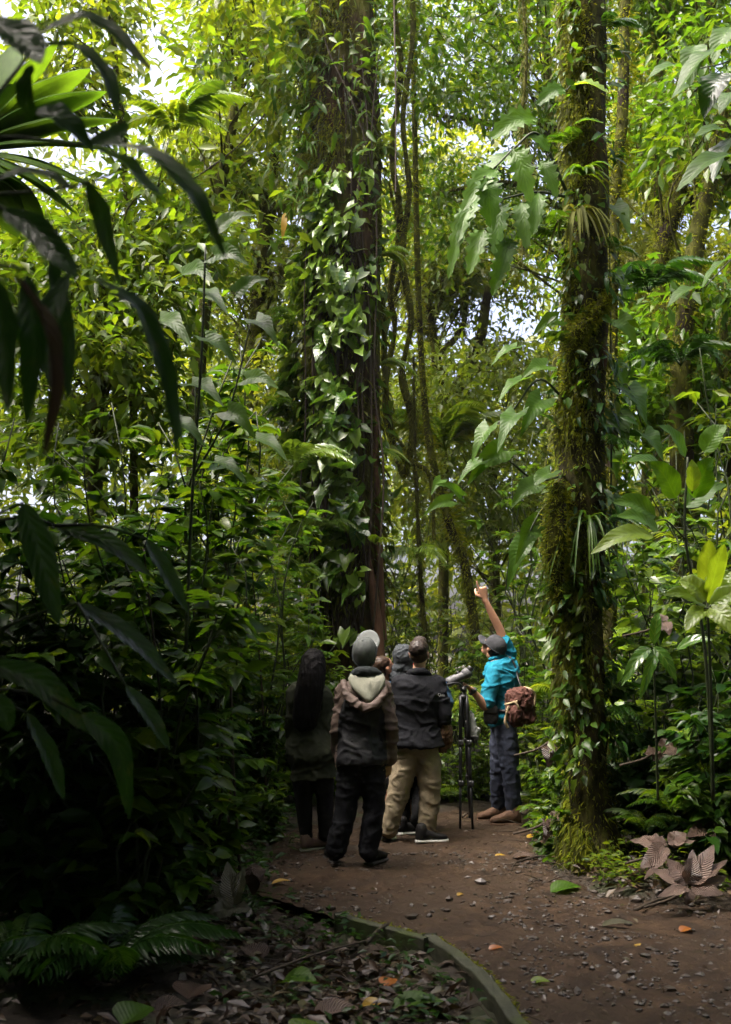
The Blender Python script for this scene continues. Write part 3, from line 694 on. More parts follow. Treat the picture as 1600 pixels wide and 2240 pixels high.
# great trunk behind the group
D1 = 12.7
P1 = [gp(765, D1), W(765, 1400, D1), W(760, 1000, D1), W(750, 500, D1), W(745, 0, D1), W(748, -900, D1)]
great = thing('tree', 'huge tree trunk wrapped in climbing leaves behind the group', 'tree', P1[0])
V, F, Nn = trunk_vf(P1, [.42, .40, .395, .42, .43, .42], 64, 260, .075, (4.2, .45), flute=.05, seed=3, butt=.3)
part('trunk', V, F, M['bark'], great)
left = np.clip(.25 - (V[:, 0] - X_at(755, D1)) / .4, 0, 1) * (Nn[:, 1] < .3); nzm = np.clip(fbm(V * 1.5, 2) + .25, 0, 1)
moss_on('moss', V, Nn, 55000, great, .055, 'moss', left * nzm + .03 * nzm, 1.2, 1); moss_on('hanging_moss', V, Nn, 12000, great, .12, 'hang', (left * .6 + .2) * nzm, 2.2, 4, .2)
mb = MB()
for pts, r in (([(806, 1210, 12.36), (818, 1300, 12.32), (828, 1420, 12.3), (834, 1730, 12.25)], (.015, .05, .07, .11)), ([(700, 250, 12.35), (704, 380, 12.32), (698, 540, 12.33)], (.02, .045, .02)), ([(820, 900, 12.5), (826, 1100, 12.45), (836, 1400, 12.5)], (.03, .04, .06))):
    v, f, nn = trunk_vf(wp(*pts), r, 12, 60, .13, (7, .6), seed=5); part('buttress_root', v, f, M['redbark'], great)

mb = MB()
for k in range(9):
    x = 690 + 16 * k + RS.uniform(-8, 8); pts = [(x + RS.uniform(-14, 14), y, D1 - .42 - RS.uniform(0, .05)) for y in range(1380, -60, -180)]
    mc = MB(); add_tube(mc, wp(*pts), [.014, .008], 5, 50); mc.part('climbing_root', M['twig'], great)

# mossy trunk at the right of the path
D2 = 8.4
P2 = [gp(1298, D2), W(1294, 1760, D2), W(1284, 1500, D2), W(1266, 1200, D2), W(1282, 900, D2), W(1288, 600, D2), W(1284, 300, D2), W(1278, 0, D2), W(1270, -500, D2)]
mossy = thing('tree', 'moss-covered slender trunk standing at the right edge of the path', 'tree', P2[0])
V, F, Nn = trunk_vf(P2, [.18, .13, .14, .185, .155, .145, .155, .155, .15], 44, 240, .11, (5, 1.2), seed=8, butt=.35)
part('trunk', V, F, M['darkmoss'], mossy)
want = np.clip(-Nn[:, 0] + .2, 0, 1) * np.clip(fbm(V * 1.9, 3) + .6, 0, 1) + .02; want *= 1 + 1.2 * np.exp(-((V[:, 2] - W(0, 1230, D2)[2]) / .8) ** 2)
moss_on('moss', V, Nn, 70000, mossy, .042, 'moss', want, .9, 2); moss_on('hanging_moss', V, Nn, 9000, mossy, .08, 'hang', want, 2.2, 3, .2)
mb = MB()
for pts, r in (([(1225, 1060, 8.2), (1215, 1180, 8.15), (1225, 1320, 8.2)], (.05, .07, .04)), ([(1335, 640, 8.25), (1300, 690, 8.2), (1262, 740, 8.2), (1240, 860, 8.3)], (.03, .045, .05, .03))):
    v, f, nn = trunk_vf(wp(*pts), r, 9, 40, .18, (8, 3), seed=9); part('clinging_root', v, f, M['mossbark'], mossy); moss_on('moss', v, nn, 3000, mossy, .035, seed=4)

# thinner trunks
def slim(label, pts, r, moss, seed, limbs=(), clumps=None, **kw):
    P = wp(*pts); P[0] = V3(P[0][0], P[0][1], ground_at(P[0][0], P[0][1]) - .1); return tree(label, P, r, 'mossbark', [(wp(*a), b) for a, b in limbs], clumps, moss=moss, seed=seed, **kw)
slim('slim dark trunk rising just behind the mossy trunk on the right', [(1322, 1700, 9.6), (1336, 1000, 9.6), (1338, 700, 9.6), (1346, 420, 9.6), (1362, 250, 9.6), (1368, 0, 9.6), (1372, -300, 9.6)], [.09, .07, .07, .065, .06], 1800, 21)
slim('leaning mossy trunk ending behind the pointing hand', [(1062, 1640, 14.2), (1040, 1380, 14.2), (1014, 1225, 14.2), (982, 1140, 14.2), (938, 960, 14.2), (918, 700, 14.2), (908, 300, 14.2), (900, -100, 14.2)], [.09, .075, .06, .05, .035], 3000, 24)
slim('far forked tree with mossy boughs against the sky gap', [(968, 1500, 19), (972, 1000, 19), (962, 900, 19), (955, 780, 19), (930, 620, 19), (935, 480, 19)], [.11, .11, .12, .09, .06], 2200, 25,
     limbs=[([(962, 900, 19), (1010, 835, 19), (1050, 740, 18.8), (1068, 640, 18.7), (1110, 560, 18.6)], [.14, .12, .09, .05]), ([(1010, 835, 19), (1060, 800, 18.6), (1120, 760, 18.2)], [.07, .05, .03]), ([(955, 780, 19), (1010, 720, 19), (1020, 640, 19.2)], [.07, .05, .03]), ([(950, 740, 19), (900, 690, 19), (880, 600, 19)], [.06, .05, .03])],
     clumps=region(900, 1190, 480, 760, 18, 21, 42, 41, .62), per=110, rad_=.6, hang=1800)
slim('sinuous dark trunk on the right under the second sky gap', [(1510, 1500, 12), (1500, 900, 12), (1462, 700, 12), (1442, 590, 12), (1470, 470, 12), (1512, 300, 12), (1540, 100, 12), (1570, -200, 12)], [.17, .15, .13, .12, .1], 3500, 26,
     limbs=[([(1455, 640, 12), (1400, 580, 12.2), (1340, 560, 12.5)], [.07, .05, .03]), ([(1490, 400, 12), (1420, 330, 12.3), (1330, 320, 12.6)], [.07, .05, .03]), ([(1475, 460, 12), (1560, 420, 12.4), (1640, 330, 12.5)], [.07, .05, .03])],
     clumps=region(1380, 1700, -150, 350, 11, 14, 42, 42), leaf=('ovate', 'mid', .13), per=130, rad_=.6, hang=1500)
slim('thin upright trunk between the sinuous trunk and the mossy trunk', [(1445, 1400, 13), (1440, 900, 13), (1444, 600, 13), (1438, 300, 13), (1452, 0, 13), (1455, -300, 13)], [.07, .06, .055, .05], 900, 27, clumps=region(1340, 1500, -250, 60, 12.5, 14, 14, 43), leaf=('ovate', 'far', .14))
slim('thick dark trunk deep in the thicket at the far right', [(1500, 1500, 10.5), (1490, 900, 10.5), (1496, 720, 10.5), (1530, 500, 10.5), (1600, 200, 10.5)], [.16, .13, .12, .08], 1500, 28, clumps=region(1500, 1750, 150, 420, 10, 12.5, 16, 44, 1.1), leaf=('ovate', 'mid', .14))
slim('mossy tree with low spreading boughs left of the huge trunk', [(520, 1600, 15.5), (540, 1000, 15.5), (560, 700, 15.5), (590, 450, 15.5), (610, 200, 15.5), (640, -100, 15.5)], [.16, .15, .14, .11, .08], 2500, 29,
     limbs=[([(575, 560, 15.5), (500, 545, 15.2), (420, 590, 14.8)], [.06, .045, .02]), ([(585, 470, 15.5), (520, 425, 15), (450, 430, 14.6), (380, 470, 14.4)], [.07, .05, .035, .02]), ([(590, 440, 15.5), (540, 380, 15.2), (480, 330, 15), (440, 300, 14.8)], [.07, .05, .03, .02]), ([(600, 460, 15.5), (660, 420, 15), (690, 380, 14.6)], [.06, .04, .02]), ([(570, 620, 15.5), (640, 570, 15), (690, 540, 14.5)], [.05, .035, .02])],
     clumps=region(420, 680, 520, 760, 15, 18, 34, 45) + region(420, 690, 280, 520, 16, 19, 26, 46), leaf=('ovate', 'far', .12), per=140, rad_=.55, hang=3500)
slim('tall bright-leaved tree over the upper left, its crown beside the huge trunk', [(400, 1500, 13.5), (430, 900, 13.5), (470, 500, 13.5), (520, 200, 13.5), (560, -100, 13.5)], [.11, .1, .08, .06], 700, 30, clumps=region(440, 690, -120, 220, 12, 15, 34, 47) + region(380, 640, 230, 420, 13, 16, 18, 58), leaf=('ovate', 'bright', .17), per=95, rad_=.6)
slim('thin trunk in the upper left corner behind the palm frond', [(300, 1500, 12), (290, 700, 12), (262, 240, 12), (250, 100, 12), (240, -200, 12)], [.07, .05, .04, .035], 0, 31, clumps=region(60, 300, -100, 260, 11, 13, 16, 48) + region(-80, 240, 420, 640, 11, 13.5, 22, 49), leaf=('ovate', 'bright', .17), per=80, rad_=.55)
slim('bushy tree filling the middle left behind the dark strap leaves', [(200, 1600, 11), (210, 1000, 11), (230, 700, 11), (250, 500, 11)], [.1, .09, .07, .04], 600, 32, clumps=region(-60, 430, 560, 980, 10, 12.5, 44, 50) + region(240, 470, 400, 600, 11, 13, 16, 61), leaf=('ovate', 'bright', .17), per=95, rad_=.6)
slim('leafy tree high between the huge trunk and the mossy trunk', [(1265, 1500, 16), (1262, 900, 16), (1240, 500, 16), (1200, 200, 16), (1190, -200, 16)], [.13, .12, .1, .07], 1200, 33, limbs=[([(1235, 460, 16), (1110, 400, 15.6), (930, 430, 15.4)], [.06, .04, .02]), ([(1210, 300, 16), (1080, 270, 15.6), (940, 250, 15.2)], [.06, .04, .02])],
     clumps=region(850, 1240, -150, 420, 13.5, 17, 54, 51) + region(900, 1240, 400, 560, 15, 18, 14, 62), leaf=('ovate', 'mid', .14), per=120, rad_=.6, hang=1500)
slim('yellow-green tree in the haze beyond the stems', [(790, 1500, 20), (790, 900, 20), (800, 500, 20), (810, 300, 20)], [.15, .13, .1, .06], 0, 34, clumps=region(840, 1010, 350, 640, 18, 22, 34, 52, 1.1), leaf=('ovate', 'far', .15), per=120, rad_=.7)
slim('bright tree far behind the right-hand stems', [(1420, 1500, 18), (1420, 900, 18), (1430, 500, 18), (1440, 250, 18)], [.15, .13, .1, .06], 0, 35, clumps=region(1320, 1640, 330, 700, 15, 20, 44, 53, 1.3) + region(1330, 1460, 60, 330, 15, 19, 16, 54, 1.3), leaf=('ovate', 'far', .16), per=110, rad_=.6)
slim('low dense tree below the main sky gap', [(1090, 1600, 20), (1080, 1200, 20), (1075, 1000, 20)], [.15, .12, .08], 0, 136, clumps=region(900, 1260, 790, 1180, 16, 22, 64, 55, 1.0), leaf=('ovate', 'far', .16), per=120, rad_=.75)
slim('dense tree between the huge trunk and the left thicket', [(600, 1600, 17), (610, 1200, 17), (620, 900, 17)], [.15, .12, .08], 0, 37, clumps=region(540, 720, 740, 1250, 14, 18, 40, 56), leaf=('ovate', 'far', .15), per=120, rad_=.65)
slim('leafy tree above the right thicket', [(1620, 1500, 10.8), (1600, 900, 10.8), (1580, 700, 10.8)], [.1, .08, .05], 300, 38, clumps=region(1340, 1680, 640, 1000, 10.4, 13.5, 46, 57, 1.0), leaf=('ovate', 'mid', .15), per=110, rad_=.5)

# hanging lianas and roots
for k, (lab, pts, r, ms, mt) in enumerate([
    ('bundle of hanging roots trailing to the fern bank behind the hood', [(905, 780, 13), (909, 1000, 13), (920, 1250, 13), (930, 1420, 12.9), (932, 1560, 12.9)], [.015, .02, .035, .045], 2600, 'hang'),
    ('mossy rope-like liana hanging nearest the huge trunk\'s right side', [(876, -260, 13.4), (864, 0, 13.4), (878, 150, 13.4), (858, 330, 13.4), (876, 480, 13.4), (854, 640, 13.4), (864, 720, 13.4), (842, 850, 13.4), (856, 960, 13.4), (884, 1045, 13.3)], [.028, .034, .04, .032, .042, .03], 2600, 'moss'),
    ('second mossy liana with swollen joints, right of the rope-like one', [(896, -260, 13.2), (904, 60, 13.2), (882, 260, 13.2), (896, 420, 13.2), (880, 560, 13.2), (900, 700, 13.2), (880, 820, 13.2), (904, 930, 13.2), (888, 1040, 13.2)], [.026, .036, .03, .046, .03, .05, .035], 3200, 'moss'),
    ('dark twisted liana crossing behind the two mossy ones', [(852, 400, 13.6), (880, 560, 13.6), (850, 700, 13.6), (838, 800, 13.6), (862, 940, 13.6), (905, 1010, 13.6)], [.02, .028, .02], 900, 'hang'),
    ('reddish liana falling past the top of the huge trunk', [(862, -100, 12), (864, 80, 12), (866, 190, 12), (866, 420, 12)], [.01, .008], 0, ''),
    ('pale thin liana across the face of the huge trunk', [(695, -50, 12.2), (712, 90, 12.2), (770, 220, 12.2), (800, 310, 12.2), (822, 400, 12.2)], [.01, .008], 0, ''),
    ('sagging liana between the huge trunk and the left trees', [(580, 250, 12.5), (520, 320, 12.5), (440, 380, 12.5), (340, 440, 12.5)], [.012, .01], 0, ''),
    ('thin liana with clasping roots left of the mossy trunk', [(1140, -60, 9.5), (1152, 120, 9.5), (1143, 260, 9.5), (1156, 380, 9.5), (1142, 560, 9.5)], [.014, .012], 1500, 'hang'),
    ('looping liana joining the stems above the hood', [(838, 640, 13), (850, 900, 13), (880, 1000, 13), (940, 1040, 13), (950, 1180, 13)], [.03, .03, .025], 900, 'moss')]):
    P = np.array(wp(*pts)); t = thing('liana', lab, 'liana', P[-1]); V, F, Nn = trunk_vf(P, r, 8, 60, .16, (9, 4), seed=60 + k); part('stem', V, F, M['twig' if not ms else 'mossbark'], t)
    if ms: moss_on('moss', V, Nn, ms, t, .05, mt, hang=2 if mt == 'hang' else .8, seed=k, wid=.2)

# climbing plant on the huge trunk
rs = np.random.RandomState(77); n = 2100
py = np.concatenate([rs.uniform(560, 1180, 1450), rs.uniform(370, 560, 280), rs.uniform(1180, 1400, 370)])
lft = np.interp(py, [370, 480, 640, 900, 1100, 1400], [690, 670, 625, 612, 635, 670]); rgt = np.interp(py, [370, 480, 640, 900, 1100, 1400], [830, 790, 835, 790, 800, 800])
pxv = lft + (rgt - lft) * rs.beta(1.0, 1.8, n)
keep = fbm(np.column_stack([pxv * .022, py * .016, py * 0]), 2) > -.4; py, pxv = py[keep], pxv[keep]; n = len(py)
R1 = .43; cx = np.interp(py, [0, 500, 1000, 1400], [745, 750, 760, 765]); dx = (pxv - cx) * D1 / FPX
dep = np.where(np.abs(dx) < R1, np.sqrt(np.maximum(R1 ** 2 - dx ** 2, 0)), 0)
PV = np.array([W(a, b, D1 - c - rs.uniform(.03, .34)) for a, b, c in zip(pxv, py, dep)])
nrm = unit(np.stack([dx / R1 - .25, -np.maximum(dep / R1, .3), np.full(n, .8)], 1) + rs.normal(scale=.4, size=(n, 3)))
DV = unit(np.stack([dx / R1 * .5 - .25, -np.full(n, .45), -np.full(n, .75)], 1) + rs.normal(scale=.55, size=(n, 3)) ); SV = (.075 + .2 * rs.beta(1.3, 1.8, n)) * np.interp(py, [370, 700, 1100, 1400], [.85, .9, 1.15, .9])
vine = thing('climbing_vine', 'glossy heart-leaved vine climbing the left face of the huge trunk', 'vine', P1[0])
mb = MB()
for k in range(12):
    x0 = rs.uniform(670, 790); pts = [(x0 + rs.uniform(-22, 22), y, D1 - .44 - rs.uniform(0, .05)) for y in range(1400, 380, -150)]; add_tube(mb, wp(*pts), [.012, .006], 5, 40)
mb.part('stem', M['twig'], vine)
big = np.argsort(-SV)[:290]; sm = np.argsort(-SV)[290:]
put_leaves(vine, fam('gloss', 'heart', .72), PV[big], DV[big], nrm[big], SV[big]); foliage('foliage', LOW['heart'], PV[sm], DV[sm], nrm[sm], SV[sm], M['gloss'], vine)
# upper leaves of another climber
n = 300; py = rs.uniform(20, 460, n); pxv = rs.uniform(590, 850, n); keep = (pxv < 700) | (pxv > 795) | (rs.rand(n) < .25)
py, pxv = py[keep], pxv[keep]; n = len(py); PV = np.array([W(a, b, D1 - .3 - rs.uniform(0, .4)) for a, b in zip(pxv, py)]); DV = unit(rs.normal(scale=.6, size=(n, 3)) + V3(-.3, -.3, -.7)); nrm = unit(rs.normal(scale=.4, size=(n, 3)) + V3(0, -.4, .8))
t = thing('climbing_vine', 'sparse narrow-leaved climber high on the huge trunk', 'vine', W(690, 440, D1 - .4)); mb = MB()
for k in range(26): x0, y0 = rs.uniform(610, 850), rs.uniform(120, 420); add_tube(mb, wp((750, y0 - 60, D1 - .35), ((x0 + 750) / 2, y0 - 70, D1 - .5), (x0, y0, D1 - .5)), [.006, .003], 3, 8)
mb.part('stem', M['stem'], t); put_leaves(t, fam('mid', 'long', .26), PV, DV, nrm, rs.uniform(.14, .26, n))
for k, (lab, px, pyy, L, nn) in enumerate([('tuft of strap leaves low on the huge trunk\'s upper left edge', 672, 330, .5, 22), ('spiky tuft of strap leaves at the top left of the huge trunk', 688, 140, .4, 18), ('spiky tuft at the top right of the huge trunk', 815, 90, .42, 18), ('hanging grassy tuft on the huge trunk beside the yellow leaf', 660, 430, .45, 20)]):
    strap_tuft(lab, W(px, pyy, D1 - .42), nn, L, .022, 'mid', 80 + k, out=V3(-.5 if px < 750 else .5, -.6, 0))
o = thing('hanging_leaf', 'yellow dying leaf hanging at the left of the huge trunk', 'leaf', W(620, 470, D1 - .6)); bigleaf(o, wp((624, 465, D1 - .6), (622, 490, D1 - .62), (618, 525, D1 - .6)), .07, 'yellow', nw=4)
# small plants crowding both trunks
def trunk_plants(label, P, r, d, y0, y1, n, side, size, mat, kind, seed, width=.3):
    rs = np.random.RandomState(seed); C = catmull(P, 200); t = thing('climbing_plant', label, 'vine', P[0]); z0, z1 = W(0, y1, d)[2], W(0, y0, d)[2]
    z = rs.uniform(z0, z1, n * 2); z = z[fbm(np.column_stack([z * 2.2, z * 0 + seed, z * 0]), 2) > -.25][:n]; n = len(z); c = np.stack([np.interp(z, C[:, 2], C[:, q]) for q in range(3)], 1)
    a = np.where(rs.rand(n) < .7, math.pi * 1.5 + side * rs.uniform(.2, 1.7, n), rs.uniform(math.pi, 2 * math.pi, n)); o = np.column_stack([np.cos(a), np.sin(a), 0 * a])
    Q = c + o * (r + rs.gamma(1.5, .045, n))[:, None]; D = unit(o * .7 + V3(0, 0, -.5) + rs.normal(scale=.45, size=(n, 3))); k = min(n, 150); S = size * rs.uniform(.5, 1.5, n)
    put_leaves(t, fam(mat, kind, width), Q[:k], D[:k], unit(o * .6 + V3(0, 0, .7) + rs.normal(scale=.4, size=(n, 3)))[:k], S[:k])
    if n > k: foliage('foliage', LOW[kind], Q[k:], D[k:], unit(o[k:] * .6 + V3(0, 0, .7) + rs.normal(scale=.4, size=(n - k, 3))), S[k:], M[mat], t)
trunk_plants('fine-leaved climber on the left flank of the mossy trunk', P2, .16, D2, -40, 1750, 620, -1, .09, 'mid', 'ovate', 201, .46); trunk_plants('narrow-leaved climber on the right flank of the mossy trunk', P2, .16, D2, 100, 1650, 460, 1, .12, 'dark', 'long', 202, .26)
trunk_plants('grassy narrow-leaved plants over the top of the huge trunk', P1, .42, D1, -80, 470, 420, -1, .2, 'mid', 'strap', 203, .1); trunk_plants('small round-leaved plants scattered over the top of the huge trunk', P1, .42, D1, -80, 520, 320, 1, .1, 'bright', 'ovate', 204, .6); trunk_plants('small-leaved creeper on the dark right side of the huge trunk', P1, .42, D1, 450, 1400, 160, 1, .12, 'mid', 'heart', 205, .72)
for k in range(7):
    y = [80, 330, 560, 760, 980, 1290, 1560][k]; s_ = -1 if k % 2 else 1; x = float(np.interp(W(0, y, D2)[2], np.array([p[2] for p in P2]), np.array([p[0] for p in P2]))) + s_ * .15
    fern(['wispy fern near the top of the mossy trunk', 'wispy fern beside the green bromeliad', 'wispy dark fern behind the bromeliads\' foot', 'wispy fern at the clasping root', 'wispy fern above the grassy tuft', 'wispy fern under the swelling of the mossy trunk', 'wispy fern low on the mossy trunk'][k], 0, D2, 5, .34, 'mid' if k % 2 else 'dark', .24, 16, .9, seed=210 + k, base=V3(x, D2 - .08, W(0, y, D2)[2]), az=(3.4, 4.9) if s_ < 0 else (-1.7, -.1), up=.35)
for k, (x, y) in enumerate([(668, 60), (826, 190), (676, 250), (824, 330), (664, 520), (828, 560), (640, 700), (826, 800), (640, 900), (822, 1000)]):
    fern(['arching fern at the very top left of the huge trunk', 'arching fern at the upper right of the huge trunk', 'arching fern beside the strap tufts on the huge trunk', 'arching fern right of the upper vine leaves', 'arching fern left of the vine near the yellow leaf', 'arching fern at the right edge beside the first liana', 'arching fern in the vine on the left, upper', 'arching fern at the right edge, middle of the huge trunk', 'arching fern in the vine on the left, lower', 'arching fern at the right edge where the lianas join'][k], 0, D1, 5, .5, ['mid', 'bright'][k % 2], .22, 18, .9, seed=230 + k, base=W(x, y, D1 - .3), az=(2.7, 4.4) if x < 750 else (-1.3, .5), up=.3)
# climbing plant with large lobed leaves on the mossy trunk
def leafset(label, cat, name, d, leaves, mat, kind='ovate', stems=None, base=None, dz=.25, seed=0, wmul=1.25, sag=.12, ridges=.05, face=None):
    rs = np.random.RandomState(seed); b = np.array(base if base is not None else W(leaves[0][0], leaves[0][1], d)); t = thing(name, label, cat, b); mb = MB()
    for lf in leaves:
        x0, y0, x1, y1, w = lf[:5]; dd = d + rs.uniform(-dz, dz); m = lf[5] if len(lf) > 5 else mat
        a, e = W(x0, y0, dd), W(x1, y1, dd - rs.uniform(.0, .35) * dz * 2); L = np.linalg.norm(e - a); mid = (a + e) / 2 + V3(0, -.05, sag) * L
        bigleaf(t, [a, mid, e], w * wmul * dd / FPX, m, roll=rs.uniform(-.5, .5), kind=kind, n=13, ridges=ridges, fold=.14, wave=.08, face=face)
        c = a + (a - mid) * .0 + V3(rs.uniform(-.02, .02), .06, .0); add_tube(mb, [a, a * .6 + b * .4 + V3(0, 0, .08 * np.linalg.norm(a - b)), b] if stems is None else [a, c], [.006, .007], 5, 8)
    if stems:
        for pts, r in stems: ms = MB(); add_tube(ms, wp(*pts), [r, r * .6], 6, 20); ms.part('stem', M['stem'], t)
    mb.part('petiole', M['stem'], t, kind='stuff'); return t
leafset('climber with big lobed leaves drooping left from high on the mossy trunk', 'vine', 'climbing_plant', 8.0,
        [(1180, 260, 1080, 298, 58), (1240, 195, 1180, 225, 40), (1248, 188, 1325, 200, 44, 'lime'), (1140, 330, 1060, 402, 64), (1120, 322, 1160, 432, 58), (1092, 370, 1018, 452, 52), (1062, 385, 1075, 490, 58), (1030, 440, 985, 595, 38), (1100, 440, 1085, 548, 58), (1140, 440, 1152, 535, 50), (1180, 420, 1168, 505, 42), (1062, 500, 1028, 592, 46), (1120, 520, 1092, 606, 48), (1205, 335, 1150, 298, 34), (1250, 275, 1315, 268, 28), (1180, 350, 1216, 424, 40), (1050, 430, 1005, 520, 44), (1105, 560, 1080, 640, 40)],
        'biggreen', 'lobed', stems=[([(1240, 420, 8.25), (1200, 330, 8.15), (1170, 290, 8.05), (1130, 320, 8), (1080, 370, 8)], .014), ([(1235, 430, 8.2), (1180, 420, 8.1), (1120, 430, 8), (1060, 450, 8)], .012)], seed=4, face=(-.2, -.75, .65))
leafset('climber with arrow-shaped leaves left of the mossy trunk at mid height', 'vine', 'climbing_plant', 8.1,
        [(1130, 905, 1088, 990, 46), (1185, 875, 1138, 958, 44), (1070, 935, 1032, 1012, 42), (1100, 985, 1022, 1062, 46), (1168, 1062, 1118, 1112, 40), (1205, 1035, 1150, 1088, 38), (1055, 1010, 1000, 1060, 34), (1220, 935, 1168, 905, 34), (1145, 830, 1090, 880, 40), (1195, 800, 1140, 830, 36), (1010, 1085, 952, 1060, 22), (985, 1095, 925, 1130, 26), (965, 1050, 942, 1085, 20), (1130, 760, 1075, 800, 36), (1220, 700, 1165, 735, 36), (1170, 1150, 1128, 1235, 40), (1145, 1190, 1110, 1290, 40)],
        'biggreen', 'heart', stems=[([(1240, 880, 8.3), (1180, 830, 8.2), (1120, 900, 8.1), (1070, 940, 8.1)], .011), ([(1235, 1040, 8.3), (1170, 1050, 8.2), (1090, 1000, 8.1), (1010, 1075, 8.1)], .011), ([(1235, 1090, 8.3), (1190, 1110, 8.2), (1150, 1180, 8.1)], .01)], seed=5)
leafset('climber with heart-shaped leaves hanging right of the mossy trunk', 'vine', 'climbing_plant', 8.5, [(1372, 850, 1415, 930, 66), (1350, 905, 1372, 985, 50), (1410, 950, 1452, 1010, 56), (1345, 800, 1372, 860, 44), (1335, 985, 1350, 1050, 40), (1352, 700, 1395, 760, 44), (1345, 600, 1372, 665, 40), (1340, 1090, 1372, 1150, 40), (1350, 1250, 1392, 1310, 38), (1345, 450, 1380, 520, 40)],
        'biggreen', 'heart', stems=[([(1330, 1300, 8.5), (1338, 1000, 8.48), (1336, 700, 8.48), (1332, 430, 8.48)], .009), ([(1337, 900, 8.48), (1370, 840, 8.5), (1405, 930, 8.5)], .007)], seed=14, dz=.2)
strap_tuft('brown-tinged bromeliad perched on the mossy trunk below the lobed climber', W(1262, 470, 8.15), 22, .4, .03, 'hang', 90, out=V3(-.2, -.6, 0), droop=1.3)
strap_tuft('green bromeliad perched on the mossy trunk above the lobed climber', W(1275, 385, 8.15), 16, .34, .035, 'mid', 91, out=V3(.3, -.6, 0))
fern('fern drooping from the mossy trunk below the bromeliads', 1180, 8.1, 6, .55, 'mid', .22, 18, .8, seed=92, base=W(1225, 520, 8.15), az=(2.6, 4.6), up=.3)
fern('fern hanging from the mossy trunk at waist height of the dead leaves', 1310, 8.2, 6, .42, 'dark', .2, 18, .8, seed=93, base=W(1320, 1150, 8.15), az=(-1.9, -.3), up=.4)
strap_tuft('grassy tuft hanging at the middle of the mossy trunk', W(1285, 1140, 8.2), 16, .5, .02, 'mid', 94, out=V3(0, -.7, 0), droop=1.5)

# ------------------------------------------------------------------ understorey
G_ = 'broad-leaved shrubs of the left thicket'
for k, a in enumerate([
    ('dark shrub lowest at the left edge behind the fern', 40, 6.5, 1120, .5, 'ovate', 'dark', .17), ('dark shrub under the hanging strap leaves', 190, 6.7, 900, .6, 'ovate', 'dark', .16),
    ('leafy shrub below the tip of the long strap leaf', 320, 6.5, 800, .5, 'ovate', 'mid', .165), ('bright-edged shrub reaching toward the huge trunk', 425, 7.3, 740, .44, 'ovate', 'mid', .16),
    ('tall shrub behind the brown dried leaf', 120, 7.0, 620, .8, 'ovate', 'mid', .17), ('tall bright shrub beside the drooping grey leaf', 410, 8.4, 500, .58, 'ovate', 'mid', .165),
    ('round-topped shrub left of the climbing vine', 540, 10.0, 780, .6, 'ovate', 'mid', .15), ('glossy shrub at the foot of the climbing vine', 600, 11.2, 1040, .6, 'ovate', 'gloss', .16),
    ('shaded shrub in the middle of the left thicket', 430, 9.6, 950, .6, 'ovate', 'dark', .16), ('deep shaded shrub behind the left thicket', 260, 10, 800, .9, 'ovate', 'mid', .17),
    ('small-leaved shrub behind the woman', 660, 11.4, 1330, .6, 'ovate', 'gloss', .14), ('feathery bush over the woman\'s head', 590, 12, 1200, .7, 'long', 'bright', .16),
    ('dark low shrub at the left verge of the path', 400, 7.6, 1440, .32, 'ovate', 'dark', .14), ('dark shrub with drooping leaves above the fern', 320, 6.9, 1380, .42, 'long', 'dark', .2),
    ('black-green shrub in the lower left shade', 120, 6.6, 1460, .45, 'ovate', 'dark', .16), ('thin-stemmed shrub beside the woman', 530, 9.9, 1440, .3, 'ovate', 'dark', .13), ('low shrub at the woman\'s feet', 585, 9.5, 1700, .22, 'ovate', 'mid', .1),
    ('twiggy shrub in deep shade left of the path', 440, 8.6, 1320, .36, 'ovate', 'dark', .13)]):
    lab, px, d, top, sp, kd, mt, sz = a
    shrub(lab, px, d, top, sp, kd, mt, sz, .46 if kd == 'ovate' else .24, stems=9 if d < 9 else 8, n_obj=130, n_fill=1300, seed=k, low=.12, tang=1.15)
for k, a in enumerate([
    ('glossy shrub behind the grey cap', 735, 11.9, 1385, .5, 'gloss', .13, .46), ('light shrub between the hood and the huge trunk', 850, 13.0, 1300, .5, 'bright', .12, .46), ('feathery shrub right of the hanging roots', 975, 13.2, 1270, .6, 'bright', .13, .3),
    ('shrub directly behind the spotting scope', 1010, 12.4, 1430, .5, 'gloss', .11, .42), ('small-leaved shrub behind the tripod legs', 985, 11.9, 1560, .42, 'gloss', .085, .46), ('dense small-leaved shrub between tripod and guide', 1050, 12.0, 1570, .42, 'gloss', .085, .46),
    ('small-leaved shrub low behind the khaki trousers', 920, 12.2, 1600, .4, 'gloss', .085, .46), ('leafy shrub behind the pointing arm', 1100, 13.1, 1290, .6, 'mid', .13, .42), ('shrub just right of the guide\'s raised arm', 1160, 12, 1340, .55, 'bright', .13, .4),
    ('bright shrub behind the maroon bag', 1185, 10.9, 1420, .48, 'bright', .12, .42), ('pale shrub left of the mossy trunk\'s bulge', 1190, 11.6, 1130, .6, 'mid', .14, .46), ('shrub at the guide\'s knee by the path edge', 1205, 9.7, 1600, .34, 'mid', .09, .42),
    ('low plants at the foot of the mossy trunk\'s left side', 1215, 8.7, 1730, .3, 'mid', .08, .5), ('mid-green bush below the low dense tree', 1120, 15, 1080, .9, 'bright', .15, .42), ('bush beyond the hanging roots', 930, 15, 1130, .9, 'bright', .14, .42),
    ('bush behind the huge trunk\'s right side', 850, 15.5, 1050, .8, 'bright', .14, .42), ('bush filling the gap between vine and left trees', 640, 14, 1000, .8, 'bright', .15, .42), ('tall bush beside the mossy trunk\'s upper left', 1180, 13, 760, .8, 'mid', .15, .42)]):
    lab, px, d, top, sp, mt, sz, wd = a
    shrub(lab, px, d, top, sp, 'ovate', mt, sz, wd, stems=9, n_obj=70, n_fill=560, seed=40 + k, low=.08 if d < 13 else .2)
